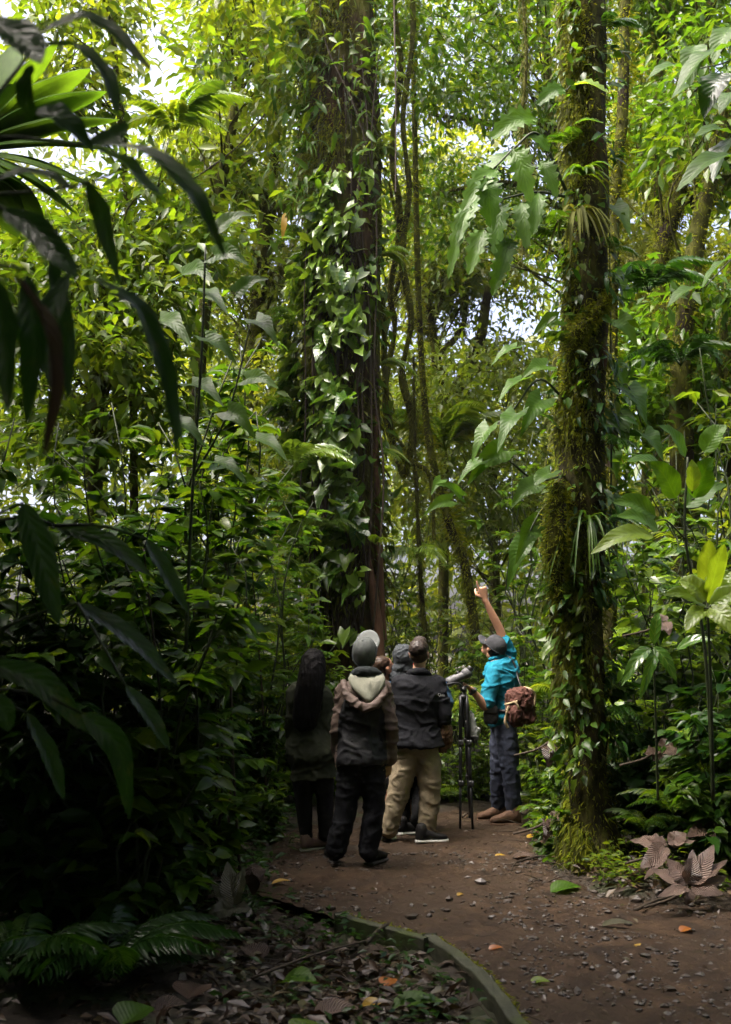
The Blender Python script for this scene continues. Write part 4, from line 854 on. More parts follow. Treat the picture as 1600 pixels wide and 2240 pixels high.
for k, a in enumerate([
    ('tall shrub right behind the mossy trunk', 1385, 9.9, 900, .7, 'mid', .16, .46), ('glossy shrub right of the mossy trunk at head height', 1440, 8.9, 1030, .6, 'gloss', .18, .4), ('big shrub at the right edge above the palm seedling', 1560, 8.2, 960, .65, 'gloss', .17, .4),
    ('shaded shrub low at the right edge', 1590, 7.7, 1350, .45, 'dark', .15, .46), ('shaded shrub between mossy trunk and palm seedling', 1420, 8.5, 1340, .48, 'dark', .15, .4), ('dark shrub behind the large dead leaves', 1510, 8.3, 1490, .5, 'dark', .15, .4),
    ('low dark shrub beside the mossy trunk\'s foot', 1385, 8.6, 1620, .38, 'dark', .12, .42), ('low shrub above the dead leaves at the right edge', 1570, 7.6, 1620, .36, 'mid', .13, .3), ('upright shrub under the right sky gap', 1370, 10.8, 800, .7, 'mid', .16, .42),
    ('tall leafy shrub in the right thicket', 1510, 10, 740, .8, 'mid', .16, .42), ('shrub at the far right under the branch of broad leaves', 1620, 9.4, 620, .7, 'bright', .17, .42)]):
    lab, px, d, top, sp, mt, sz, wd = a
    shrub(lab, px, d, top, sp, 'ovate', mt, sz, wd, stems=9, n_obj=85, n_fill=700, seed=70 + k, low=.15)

# ferns and small palms
fern('large dark fern in the lower left corner', 250, 5.7, 13, .75, 'dark', .24, 26, .75, seed=101); fern('dark fern at the left edge', 60, 5.6, 11, .7, 'dark', .24, 24, .7, seed=102); fern('small fern beside the pale dead leaf', 395, 6.3, 9, .42, 'mid', .2, 20, .7, seed=103)
fern('narrow-leaved palm seedling behind the dark-haired man', 990, 11.4, 13, .75, 'bright', .42, 22, .7, .07, seed=104, z=.95, name='small_palm', cat='palm'); fern('pale fern right of the huge trunk at head height', 835, 12.1, 5, .38, 'bright', .24, 24, .8, seed=105, base=W(822, 1190, 12.1), az=(-1.9, .6), up=.5)
fern('tree fern beyond the mossy stems', 975, 16, 12, 1.5, 'bright', .26, 26, .7, seed=106, base=W(975, 985, 16), name='tree_fern'); fern('small palm drooping in front of the huge trunk', 760, 11.6, 8, .42, 'bright', .45, 24, .9, .06, seed=107, base=W(715, 1150, 11.9), name='small_palm', cat='palm', up=.35)
fern('fern with stiff fronds beside the vine', 600, 11.4, 8, .8, 'gloss', .24, 22, .8, seed=108, base=W(640, 1020, 11.6)); fern('dark fern right of the mossy trunk, upper', 1410, 9.4, 9, .7, 'dark', .25, 22, .9, seed=109, base=W(1420, 640, 9.6)); fern('dark fern hanging by the thick right trunk', 1480, 9.8, 9, .75, 'dark', .25, 22, .9, seed=110, base=W(1490, 800, 9.9))
fern('low fern with comb-like fronds beside the dead leaves', 1460, 7.9, 9, .5, 'mid', .2, 20, .8, seed=111, z=.45); fern('fern arching behind the dead leaves at the right', 1540, 8.0, 9, .55, 'mid', .22, 20, .8, seed=112, z=.7); fern('fern low on the bank between trunk and dead leaves', 1400, 8.1, 8, .42, 'mid', .2, 18, .8, seed=113, z=.3)
fern('feathery fern in the upper left under the sky gap', 400, 11, 8, .9, 'bright', .26, 26, .8, seed=114, base=W(385, 285, 11.2)); fern('fern at the path edge behind the tripod', 935, 11.6, 7, .5, 'mid', .22, 20, .7, seed=115)
fern('fern with yellow-green fronds behind the guide', 1150, 11.2, 8, .7, 'bright', .24, 22, .8, seed=116, z=1.0); fern('small palm with drooping strap leaflets below the hanging roots', 905, 12.9, 9, .5, 'gloss', .5, 22, .9, .06, seed=117, base=W(915, 1210, 12.9), name='small_palm', cat='palm', up=.2)

# right foreground: branch of broad leaves, lime leaf, palm seedling
leafset('overhanging branch of broad leaves in the upper right corner', 'branch', 'branch', 6.8, [(1500, 148, 1418, 172, 44), (1585, 105, 1478, 205, 66), (1520, 100, 1510, 190, 50), (1600, 60, 1560, 140, 50), (1600, 292, 1520, 300, 46), (1610, 340, 1480, 420, 56), (1600, 300, 1560, 400, 60, 'bigdark'), (1580, 160, 1540, 260, 60, 'bigdark'), (1535, 630, 1460, 672, 36), (1610, 560, 1530, 640, 46), (1620, 200, 1575, 250, 50), (1530, 190, 1470, 215, 36)],
        'biggreen', 'ovate', stems=[([(1680, 60, 6.9), (1600, 130, 6.8), (1530, 150, 6.8)], .007), ([(1690, 260, 6.9), (1620, 300, 6.8)], .006), ([(1700, 500, 6.9), (1610, 560, 6.8), (1540, 630, 6.8)], .006)], seed=6, face=(0, -.25, 1))
leafset('plant with one large lime-green toothed leaf right of the mossy trunk', 'plant', 'broadleaf_plant', 6.8, [(1430, 1172, 1292, 1212, 44, 'lime'), (1440, 1160, 1350, 1130, 40, 'biggreen'), (1435, 1130, 1340, 1100, 44, 'biggreen'), (1515, 1075, 1514, 1005, 28, 'lime'), (1480, 1090, 1420, 1010, 44, 'biggreen'), (1520, 1090, 1560, 1000, 44, 'biggreen'), (1500, 1110, 1590, 1060, 46, 'biggreen'), (1460, 1030, 1370, 1010, 40, 'biggreen'), (1500, 1000, 1440, 930, 42, 'biggreen'), (1540, 990, 1590, 930, 42, 'biggreen')],
        'biggreen', 'ovate', stems=[([(1560, 1700, 7.0), (1540, 1400, 6.9), (1500, 1180, 6.8), (1505, 1000, 6.8)], .012), ([(1500, 1180, 6.8), (1460, 1140, 6.8), (1435, 1140, 6.8)], .007)], seed=7)
leafset('palm seedling with pleated fan leaves at the right edge', 'palm', 'palm_seedling', 6.5, [(1545, 1310, 1552, 1180, 36), (1545, 1315, 1486, 1270, 52), (1550, 1320, 1600, 1250, 50), (1550, 1330, 1450, 1300, 30), (1548, 1330, 1500, 1380, 34), (1552, 1330, 1610, 1390, 40), (1555, 1325, 1640, 1300, 44), (1548, 1318, 1585, 1190, 34)],
        'lime', 'long', stems=[([(1560, 1750, 6.7), (1555, 1500, 6.6), (1548, 1320, 6.5)], .012)], seed=8, ridges=.35)
leafset('grass-like plant arching at the right below the palm seedling', 'plant', 'broadleaf_plant', 7.0, [(1420, 1420, 1360, 1500, 22), (1425, 1420, 1380, 1450, 20), (1430, 1415, 1480, 1490, 22), (1430, 1410, 1440, 1340, 20), (1480, 1420, 1560, 1400, 22), (1440, 1420, 1400, 1530, 20)], 'gloss', 'long', stems=[([(1440, 1750, 7.2), (1430, 1420, 7.0)], .009)], seed=9)
leafset('yellow-green leafy spray beside the guide\'s back', 'plant', 'broadleaf_plant', 8.9, [(1230, 1395, 1175, 1400, 26), (1235, 1400, 1180, 1440, 24), (1240, 1398, 1215, 1340, 26), (1240, 1390, 1185, 1360, 24), (1245, 1470, 1200, 1530, 22), (1240, 1460, 1245, 1540, 22)], 'bright', 'long', stems=[([(1250, 1800, 9), (1250, 1500, 8.95), (1240, 1400, 8.9)], .008)], seed=10)

# left foreground: overhanging dark plant, palm frond
FL = [  # midrib points in the photograph, width, distance, material
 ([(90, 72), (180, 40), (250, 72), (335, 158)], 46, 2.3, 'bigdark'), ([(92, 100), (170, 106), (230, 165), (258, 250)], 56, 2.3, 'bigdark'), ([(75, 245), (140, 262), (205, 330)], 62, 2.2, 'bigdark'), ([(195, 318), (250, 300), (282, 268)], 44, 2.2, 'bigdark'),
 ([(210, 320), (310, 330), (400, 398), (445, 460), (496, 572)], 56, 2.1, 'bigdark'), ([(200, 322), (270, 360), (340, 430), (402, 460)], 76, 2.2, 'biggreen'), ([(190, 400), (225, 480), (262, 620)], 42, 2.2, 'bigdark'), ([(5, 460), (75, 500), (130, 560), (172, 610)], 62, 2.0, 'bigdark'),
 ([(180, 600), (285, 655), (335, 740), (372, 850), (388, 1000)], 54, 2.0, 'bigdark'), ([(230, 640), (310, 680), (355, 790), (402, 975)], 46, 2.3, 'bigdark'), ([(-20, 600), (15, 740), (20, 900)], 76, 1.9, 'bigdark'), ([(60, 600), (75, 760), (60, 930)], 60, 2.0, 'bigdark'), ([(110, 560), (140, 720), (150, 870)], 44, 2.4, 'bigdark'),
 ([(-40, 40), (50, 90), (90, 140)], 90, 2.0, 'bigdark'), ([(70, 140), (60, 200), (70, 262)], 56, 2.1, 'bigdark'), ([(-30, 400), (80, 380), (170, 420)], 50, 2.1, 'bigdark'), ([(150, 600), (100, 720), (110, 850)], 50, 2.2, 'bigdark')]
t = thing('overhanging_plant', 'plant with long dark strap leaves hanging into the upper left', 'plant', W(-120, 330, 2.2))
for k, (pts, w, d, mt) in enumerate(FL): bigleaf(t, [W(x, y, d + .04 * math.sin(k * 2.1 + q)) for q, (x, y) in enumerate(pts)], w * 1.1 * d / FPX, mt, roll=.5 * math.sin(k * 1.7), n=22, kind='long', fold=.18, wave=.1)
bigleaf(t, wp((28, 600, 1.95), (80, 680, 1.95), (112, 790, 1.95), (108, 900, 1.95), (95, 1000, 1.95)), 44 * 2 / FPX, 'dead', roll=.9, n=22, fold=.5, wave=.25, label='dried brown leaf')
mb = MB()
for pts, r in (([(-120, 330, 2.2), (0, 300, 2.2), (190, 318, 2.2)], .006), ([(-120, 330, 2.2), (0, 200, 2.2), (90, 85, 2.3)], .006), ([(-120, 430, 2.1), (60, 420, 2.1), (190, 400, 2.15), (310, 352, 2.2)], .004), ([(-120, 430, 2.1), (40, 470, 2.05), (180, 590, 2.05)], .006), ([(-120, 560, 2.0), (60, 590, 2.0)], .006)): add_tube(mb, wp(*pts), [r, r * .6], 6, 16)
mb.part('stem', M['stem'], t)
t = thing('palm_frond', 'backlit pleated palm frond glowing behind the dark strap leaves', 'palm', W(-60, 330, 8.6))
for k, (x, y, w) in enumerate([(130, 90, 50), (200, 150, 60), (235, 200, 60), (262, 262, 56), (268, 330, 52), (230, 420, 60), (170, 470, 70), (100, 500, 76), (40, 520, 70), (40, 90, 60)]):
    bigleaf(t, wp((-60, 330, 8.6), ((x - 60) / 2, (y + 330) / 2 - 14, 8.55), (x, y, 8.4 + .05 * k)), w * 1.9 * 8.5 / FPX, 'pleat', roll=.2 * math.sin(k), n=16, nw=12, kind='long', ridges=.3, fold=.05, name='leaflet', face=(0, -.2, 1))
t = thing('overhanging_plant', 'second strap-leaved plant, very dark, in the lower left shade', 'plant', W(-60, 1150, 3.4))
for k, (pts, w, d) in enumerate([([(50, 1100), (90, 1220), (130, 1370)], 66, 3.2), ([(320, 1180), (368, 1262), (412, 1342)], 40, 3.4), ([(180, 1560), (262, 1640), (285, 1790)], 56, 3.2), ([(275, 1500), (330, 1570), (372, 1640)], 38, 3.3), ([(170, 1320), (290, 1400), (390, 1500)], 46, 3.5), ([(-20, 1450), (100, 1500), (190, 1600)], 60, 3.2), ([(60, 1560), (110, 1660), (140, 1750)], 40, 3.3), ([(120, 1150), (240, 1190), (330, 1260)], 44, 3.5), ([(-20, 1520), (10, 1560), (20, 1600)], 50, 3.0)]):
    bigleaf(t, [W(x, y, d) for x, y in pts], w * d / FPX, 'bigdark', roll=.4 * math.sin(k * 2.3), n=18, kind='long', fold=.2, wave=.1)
mb = MB()
for pts in ([(-60, 1150, 3.4), (50, 1100, 3.2)], [(-60, 1150, 3.4), (60, 1130, 3.5), (120, 1150, 3.5)], [(-60, 1400, 3.4), (90, 1340, 3.5), (170, 1320, 3.5)], [(-60, 1500, 3.3), (90, 1520, 3.2), (180, 1560, 3.2)], [(170, 1320, 3.5), (230, 1420, 3.4), (275, 1500, 3.3)], [(120, 1150, 3.5), (220, 1150, 3.4), (320, 1180, 3.4)], [(-60, 1150, 3.4), (-60, 1500, 3.3)], [(-60, 1500, 3.3), (-20, 1520, 3.0)], [(-60, 1500, 3.3), (60, 1560, 3.3)]): add_tube(mb, wp(*pts), [.006, .004], 5, 8)
mb.part('stem', M['stem'], t)
leafset('young plant with broad bright leaves at the left middle', 'plant', 'broadleaf_plant', 6.6, [(480, 500, 560, 470, 46), (470, 560, 545, 580, 44), (430, 640, 500, 690, 48), (400, 600, 470, 620, 50), (520, 640, 590, 610, 40), (350, 700, 420, 760, 48), (450, 740, 520, 800, 46), (560, 700, 610, 760, 38), (420, 840, 490, 890, 44), (540, 830, 610, 850, 40), (500, 900, 560, 960, 42), (380, 920, 450, 980, 46), (560, 960, 630, 1010, 40), (470, 1010, 540, 1060, 42)],
        'biggreen', 'heart', stems=[([(400, 1600, 6.8), (420, 1100, 6.7), (440, 800, 6.6), (450, 540, 6.6)], .012), ([(420, 1050, 6.7), (500, 900, 6.6), (550, 700, 6.6)], .008)], seed=11, dz=.5)
for k, (px, d, top, lab) in enumerate([(455, 7.4, 1250, 'bare thin stem rising in the left shade'), (500, 8.2, 1200, 'thin stem with a few leaves between shade and woman'), (540, 7.7, 1300, 'slanting thin stem nearest the path on the left'), (400, 6.9, 1300, 'thin dark stem at the heart of the left shade'), (300, 6.5, 1200, 'thin dark stem behind the drooping dark shrub'), (590, 9.8, 1250, 'thin stem just left of the woman')]):
    b = gp(px, d); e = W(px + RS.uniform(-50, 50), top, d); shrubt = thing('sapling', lab, 'sapling', b); mb = MB(); add_tube(mb, [b, b * .5 + e * .5 + RS.normal(scale=.06, size=3), e], [.013, .006], 6, 16); mb.part('stem', M['twig'], shrubt)
    f = RS.uniform(.55, 1, 16)[:, None]; PV = b + (e - b) * f; DV = unit(RS.normal(size=(16, 3)) + V3(0, 0, -.3)); put_leaves(shrubt, fam('dark', 'ovate', .46), PV, DV, unit(RS.normal(scale=.4, size=(16, 3)) + V3(0, 0, 1)), RS.uniform(.1, .18, 16))

# ------------------------------------------------------------------ the far forest and the added shade leaves: masses that read as one
def cloud(name, n, boxes, size, mat, seed, low='ovate'):
    rs = np.random.RandomState(seed); P = np.vstack([np.stack([rs.uniform(a, b, int(n * w)) for a, b in ((x0, x1), (y0, y1), (z0, z1))], 1) for (x0, x1, y0, y1, z0, z1, w) in boxes])
    clump = fbm(P * .55, 2); P = P[(clump > -.35) | ((P[:, 2] < 8) & (P[:, 1] > 12))]; return P
P = cloud('far_forest', 105000, [(-24, 24, 21, 33, -.5, 9, .42), (-24, -8, 14, 26, 0, 13, .2), (8, 25, 14, 26, 0, 12, .16), (-26, 26, 24, 38, 7, 22, .34)], .3, 'far', 5)
xc = P[:, 0] / P[:, 1] * FPX * 1.0 + 800; yc = HORIZON - (P[:, 2] - CAM_Z) / P[:, 1] * FPX * .97
P = P[~np.array([gap(u, v, 1.0 + .25 * math.sin(u * .05) * math.cos(v * .04)) for u, v in zip(xc, yc)])]      # the breaks in the far crowns
n = len(P); foliage('far_forest', LOW['tiny'], P, unit(RS.normal(size=(n, 3)) + V3(0, 0, -.3)), unit(RS.normal(scale=.45, size=(n, 3)) + V3(0, 0, 1)), RS.uniform(.22, .55, n), M['far'])
# unseen leaves added to shade the near ground: over, behind and beside the viewer
P = cloud('added_shade_canopy', 60000, [(-12, 12, -10, 3, 5.0, 9, .3), (-12, 1.0, 2.5, 5.6, 5.4, 10, .14), (-11, 11, -10, -3, 0, 6, .2), (-12, -4.2, -3, 10, 0, 9.5, .3), (-5, -1.8, 0, 5.5, 3.4, 8.5, .06), (4.4, 12, -3, 7, 0, 9, .16)], .4, 'mid', 6)
P = P[(P[:, 0] < -P[:, 1] / 3 * 1.1 - 1.1) | (P[:, 0] > P[:, 1] / 3 * 1.25 + 2.2) | (P[:, 1] < -1) | (P[:, 2] > 1.62 + .66 * P[:, 1] + .8)]
n = len(P); foliage('added_shade_canopy', LOW['tiny'], P, unit(RS.normal(size=(n, 3)) + V3(0, 0, -.3)), unit(RS.normal(scale=.45, size=(n, 3)) + V3(0, 0, 1)), RS.uniform(.42, .8, n), M['mid'])
# damp air
V, F = box_vf((0, 17, 11.5), (70, 64, 26)); m = bpy.data.materials.new('damp_air'); m.use_nodes = True; N, L = m.node_tree.nodes, m.node_tree.links; N.clear()
o_ = N.new('ShaderNodeOutputMaterial'); pv = N.new('ShaderNodeVolumePrincipled'); pv.inputs['Color'].default_value = (.93, .97, .85, 1); pv.inputs['Density'].default_value = .0004; pv.inputs['Anisotropy'].default_value = .2; L.new(pv.outputs[0], o_.inputs['Volume'])
tag(link('haze', build_mesh('haze', V, F, m, False)), kind='stuff')

# ------------------------------------------------------------------ people
def cloth(name, c, rough=.85, v=.25, weave=260, spec=.12, sheen=0, second=None):
    lo = tuple(x * (1 - v) for x in c); hi = tuple(x * (1 + v) for x in c)
    return rough_mat(name, [(.3, lo), (.7, hi)], 16, 6, rough, .55, .01, spec=spec, weave=weave, sheen=sheen, second=second)
def skin(name, c):
    m = rough_mat(name, [(.3, tuple(x * .88 for x in c)), (.7, tuple(min(1, x * 1.1) for x in c))], 14, 4, .48, .15, .002, spec=.4)
    b = m.node_tree.nodes['Principled BSDF']; b.inputs['Subsurface Weight'].default_value = .12; b.inputs['Subsurface Radius'].default_value = (.02, .008, .004); return m
def hair_mat(name, c): return rough_mat(name, [(.3, tuple(x * .5 for x in c)), (.7, c)], 60, 4, .5, .6, .004, (1, 1, .08), spec=.25)
M['eye'] = flat_mat('eye', (.3, .28, .26), .15)
M['skin_tan'] = skin('tanned_skin', (.42, .22, .14)); M['skin_light'] = skin('light_skin', (.52, .31, .23)); M['skin_mid'] = skin('brown_skin', (.36, .19, .12))
M['black_hair'] = hair_mat('black_hair', (.007, .006, .006)); M['black_hair'].node_tree.nodes['Principled BSDF'].inputs['Specular IOR Level'].default_value = .08; M['black_hair'].node_tree.nodes['Principled BSDF'].inputs['Roughness'].default_value = .6; M['brown_hair'] = hair_mat('brown_hair', (.05, .028, .017)); M['dark_hair'] = hair_mat('dark_hair', (.03, .02, .016))
M['olive'] = cloth('olive_jacket', (.03, .034, .02)); M['leggings'] = cloth('black_leggings', (.012, .012, .013)); M['pink_shoe'] = cloth('dusty_pink_shoe', (.2, .13, .115), .6)
M['rainblack'] = cloth('black_rain_shell', (.013, .0135, .016), .55, .2, 300, .3); M['rainbrown'] = cloth('taupe_rain_shell', (.105, .075, .062), .6, .15, 300, .25); M['cream'] = cloth('cream_lining', (.24, .243, .19), .8, .08)
M['greycap'] = cloth('grey_cap', (.1, .108, .104), .8, .12, 420); M['collar'] = cloth('charcoal_collar', (.035, .04, .042))
M['blacktrous'] = cloth('black_trousers', (.009, .0095, .012), .75); M['blackshoe'] = cloth('black_shoe', (.014, .013, .013), .55); M['sole'] = flat_mat('dark_sole', (.03, .027, .024), .7); M['palesole'] = flat_mat('pale_sole', (.3, .29, .26), .6); M['whitesole'] = flat_mat('white_sole', (.5, .5, .46), .5)
M['fleece'] = cloth('black_fleece', (.012, .0125, .015), .9, .2, 200, .1, 0); M['khaki'] = cloth('khaki_trousers', (.25, .205, .135), .85, .1); M['brownshoe'] = cloth('brown_shoe', (.075, .045, .028), .6); M['fur'] = cloth('brown_mitten', (.13, .075, .045), .95, .5, 120)
M['hood'] = cloth('charcoal_hood', (.04, .045, .05), .9); M['bluejkt'] = cloth('blue_jacket', (.05, .1, .17), .7); M['navyshoe'] = cloth('navy_shoe', (.02, .03, .07), .7)
M['plum'] = cloth('dark_shirt', (.03, .035, .05)); M['shorts'] = cloth('dark_shorts', (.03, .03, .033))
M['teal'] = cloth('turquoise_polo', (.006, .13, .195), .85, .06, 300, .2); M['jeans'] = cloth('dark_blue_trousers', (.022, .026, .04), .8, .25); M['boot'] = cloth('brown_boot', (.085, .048, .03), .65, .25); M['darkcap'] = cloth('charcoal_cap', (.035, .036, .04), .85, .12, 420)
M['black'] = flat_mat('black_plastic', (.013, .013, .014), .4); M['belt'] = flat_mat('black_leather', (.014, .012, .011), .45)
M['scopegrey'] = rough_mat('grey_rubber_armour', [(.3, (.06, .06, .064)), (.7, (.1, .1, .105))], 20, 4, .55, .2, .003); M['glass'] = flat_mat('lens_glass', (.02, .02, .03), .05)
M['metal'] = flat_mat('dark_anodised_metal', (.02, .02, .022), .35, .6); M['bagbrown'] = cloth('maroon_canvas', (.06, .026, .02), .8, .45, 180); M['tan'] = cloth('tan_webbing', (.26, .2, .12), .8, .15); M['greybag'] = cloth('grey_cloth_bag', (.23, .24, .23), .7, .12)
M['print'] = flat_mat('pale_print', (.35, .35, .36), .6)

def joints(d0, **k): return {n: W(v[0], v[1], d0 + (v[2] if len(v) > 2 else 0)) for n, v in k.items()}
def arm(mb, j, q, r=(.062, .05, .046, .036), upto=1., n=24):
    P = [j['sh' + q], (j['sh' + q] + j['el' + q]) / 2, j['el' + q], (j['el' + q] + j['wr' + q]) / 2, j['wr' + q]]
    C = catmull(P, n); k = max(3, int(n * upto)); limb(mb, C[:k], list(np.interp(np.linspace(0, upto, k), [0, .33, .66, 1], r)), k)
def leg(mb, j, q, r=(.088, .08, .058, .052, .04), upto=1., n=30, start=0.):
    P = [j['hip' + q], j['kn' + q], j['an' + q]]; C = catmull(P, n); k = max(4, int(n * upto)); s = int(n * start)
    limb(mb, C[s:k], list(np.interp(np.linspace(start, upto, k - s), np.linspace(0, 1, len(r)), r)), k - s)
def body(parent, j, ax, mat, s=1., vox=.0125, hands=(), arms=True, infl=-.012, wide=1., legs=True):
    mb = MB(); torso(mb, j, infl, s=s, wide=wide); head(mb, j['head'], ax, s)
    limb(mb, [j['neck'] - (j['neck'] - j['chest']) * .12, j['neck'], j['head'] + V3(0, -.02, -.07) @ ax], [.064 * s, .056 * s, .054 * s], 10)
    for q in 'LR':
        if arms: arm(mb, j, q, (.05, .043, .04, .027))
        if legs: leg(mb, j, q); 
        limb(mb, [j['an' + q], j['toe' + q] * .35 + j['heel' + q] * .65 + V3(0, 0, .05), j['toe' + q] * .75 + j['heel' + q] * .25 + V3(0, 0, .042)], [.034, .028, .018], 8)
    for h in hands: hand(mb, **h)
    V, F = remesh(mb, vox, 2); o = part('body', V, F, mat, parent); eyes(o, j['head'], ax, s); return o
def garment(name, parent, mb, mat, wr, vox=.0118, smooth=3, mats=None, split=None):
    V, F = remesh(mb, vox, smooth, wr)
    if mats:
        mid = [split(V[f].mean(1)) for f in F]; return part(name, V, F, None, parent, mats=mats, midx=np.concatenate(mid).astype(int))
    return part(name, V, F, mat, parent)
def trousers(parent, j, mat, wr, infl=.022, top=.3, r=(.105, .1, .08, .078, .07), upto=1.02, name='trousers', s=1., wide=1.):
    mb = MB(); torso(mb, j, infl, -.16, top, s=s, wide=wide)
    for q in 'LR':
        P = [j['hip' + q] + (j['pel'] - j['hip' + q]) * .12, j['kn' + q], j['an' + q] + (j['an' + q] - j['kn' + q]) * (upto - 1)]
        C = catmull(P, 34); rr = np.interp(np.linspace(0, 1, 34), np.linspace(0, 1, len(r)), r)
        f = np.linspace(0, 1, 34); rr = rr + .004 * np.sin(f * 70) * np.clip((f - .8) * 5, 0, 1)     # cloth piling up over the shoe
        limb(mb, C, list(rr), 40, 18)
    return garment(name, parent, mb, mat, wr)
def feet(j, q, d, px, dx, dy, L=.275):
    h = V3(X_at(px, d), d, .0); j['heel' + q] = h; j['toe' + q] = h + unit(V3(dx, dy, 0)) * L

# --- woman with long black hair
j = joints(9.05, pel=(682, 1650), waist=(678, 1592), chest=(677, 1535), neck=(683, 1494), hipL=(660, 1655), hipR=(704, 1655), shL=(649, 1516), shR=(709, 1519), elL=(637, 1585, -.02), wrL=(640, 1640, .1),
           elR=(716, 1592, -.02), wrR=(716, 1640, .14), knL=(664, 1745), knR=(711, 1745), anL=(670, 1826), anR=(712, 1826), head=(686, 1456))
feet(j, 'L', 9.02, 662, .8, .5, .25); feet(j, 'R', 9.1, 706, .3, .9, .25)
p = thing('person', 'woman with waist-length black hair in an olive jacket at the group\'s left end', 'person', (X_at(682, 9.05), 9.05, 0))
ax = head_axes((.2, .95, .25)); body(p, j, ax, M['skin_mid'], .9, .014, hands=[dict(wr=j['wrL'], D=V3(.02, .1, -1), Nb=V3(-1, -.1, 0), thumb=-1, size=.165), dict(wr=j['wrR'], D=V3(-.1, .2, -1), Nb=V3(1, -.1, 0), thumb=1, size=.165)])
trousers(p, j, M['leggings'], (.003, (9, 9, 16), 2), .006, r=(.1, .092, .07, .064, .05), name='leggings', s=.98)
mb = MB(); torso(mb, j, .026, -.34, 1.0, flare=.12, s=.93)
for q in 'LR': arm(mb, j, q, (.066, .058, .05, .042), .96)
garment('jacket', p, mb, M['olive'], (.012, (6, 6, 9), 3))
mb = MB(); loft(mb, [W(*c) for c in ((687, 1419, 9.04), (687, 1424, 9.03), (686, 1434, 9.02), (685, 1452, 9.0), (683, 1472, 8.97), (679, 1500, 8.93), (673, 1535, 8.91), (669, 1568, 8.91), (667, 1590, 8.92), (667, 1600, 8.93))],
                np.repeat([[1., 0, 0]], 10, 0), np.repeat([[0, 1., 0]], 10, 0), np.array([8, 16, 23, 28, 29.5, 30, 31, 29, 24, 12]) / 265, np.array([.02, .06, .09, .11, .11, .085, .06, .05, .04, .02]), 26)
V, F = remesh(mb, .008, 3, (.006, (38, 38, 1.2), 5)); part('hair', V, F, M['black_hair'], p)
shoe(p, j['heelL'], j['toeL'], M['pink_shoe'], M['palesole'], .085, .042); shoe(p, j['heelR'], j['toeR'], M['pink_shoe'], M['palesole'], .085, .042)

# --- man in a grey cap and two-tone rain jacket
j = joints(8.4, pel=(790, 1664), waist=(788, 1606), chest=(792, 1540), neck=(800, 1490), hipL=(764, 1672), hipR=(817, 1672), shL=(754, 1508), shR=(838, 1509), elL=(741, 1590, -.02), wrL=(737, 1652, .1),
           elR=(854, 1592, -.03), wrR=(853, 1668, .06), knL=(758, 1765), knR=(818, 1765), anL=(738, 1850), anR=(807, 1853), head=(799, 1426))
feet(j, 'L', 8.5, 737, -.25, .95); feet(j, 'R', 8.44, 803, .5, .85)
p = thing('person', 'man in a taupe and black rain jacket and grey cap, back turned', 'person', (X_at(785, 8.4), 8.4, 0))
ax = head_axes((.18, .72, .62)); body(p, j, ax, M['skin_mid'], 1., .009, hands=[dict(wr=j['wrR'], D=V3(-.12, .12, -1), Nb=V3(.9, -.5, 0), thumb=1), dict(wr=j['wrL'], D=V3(.05, .15, -1), Nb=V3(-.95, -.3, 0), thumb=-1)])
trousers(p, j, M['blacktrous'], (.009, (7, 7, 11), 4), .02, r=(.1, .096, .082, .08, .073), upto=1.1)
mb = MB(); torso(mb, j, .024, -.04, .99, flare=.08, wide=.95)
for q in 'LR': arm(mb, j, q, (.07, .064, .056, .05), .97)
shv = {q: (j['sh' + q], unit(j['wr' + q] - j['sh' + q])) for q in 'LR'}
def rain_split(c):
    side = np.where(c[:, 0] < j['chest'][0], -1, 1); xl = np.abs(c[:, 0] - j['chest'][0]); top = W(0, 1522, 8.4)[2]
    arms = xl > np.interp(c[:, 2], [W(0, 1680, 8.4)[2], W(0, 1560, 8.4)[2], W(0, 1515, 8.4)[2]], [.195, .168, .12])
    return (arms | (c[:, 2] > top + .12 * (xl - .05))).astype(int)
jk = garment('jacket', p, mb, None, (.013, (5.5, 5.5, 8), 6), mats=[M['rainblack'], M['rainbrown']], split=rain_split)
mb = MB(); limb(mb, [W(*c) for c in ((752, 1492, 8.34), (757, 1512, 8.27), (772, 1534, 8.22), (798, 1548, 8.19), (822, 1540, 8.21), (838, 1518, 8.26), (843, 1494, 8.34))], [.026, .033, .036, .034, .036, .033, .026], 30)
garment('hood', jk, mb, M['rainbrown'], (.009, (10, 10, 16), 7), .0085, 2)
rows = []
for py, x0, x1, dd in ((1474, 768, 838, 8.335), (1484, 762, 843, 8.29), (1496, 765, 842, 8.26), (1510, 776, 834, 8.24), (1524, 789, 826, 8.225), (1537, 800, 816, 8.22)):
    rows.append([W(x0 + (x1 - x0) * k / 14, py, dd - .03 * math.sin(math.pi * k / 14)) for k in range(15)])
V, F = surf_grid(np.array(rows)); V = V + V3(0, 1, 0) * cut_wrinkles(V, .022, (14, 14, 9), 31)[:, None]; V, F = thick(V, F, .006); part('hood_lining', V, F, M['cream'], jk)
mb = MB(); limb(mb, [W(772, 1478, 8.36), W(784, 1470, 8.32), W(802, 1468, 8.3), W(820, 1471, 8.32), W(833, 1479, 8.36)], [.028, .036, .038, .036, .028], 20); garment('collar', jk, mb, M['collar'], (.004, (20, 20, 20), 3), .009, 2)
mb = MB()
madd(mb, ellipsoid(j['head'] + V3(0, -.035, -.03) @ ax, V3(.081, .085, .085), ax)); V, F = remesh(mb, .009, 2, (.004, (40, 40, 40), 4)); part('hair', V, F, M['dark_hair'], p)
M['greybrim'] = cloth('pale_grey_peak', (.15, .16, .155), .8, .1, 420)
cap(p, j['head'], ax, M['greycap'], 1.06, .105, -.02, .38, back=.045, brim_mat=M['greybrim'])
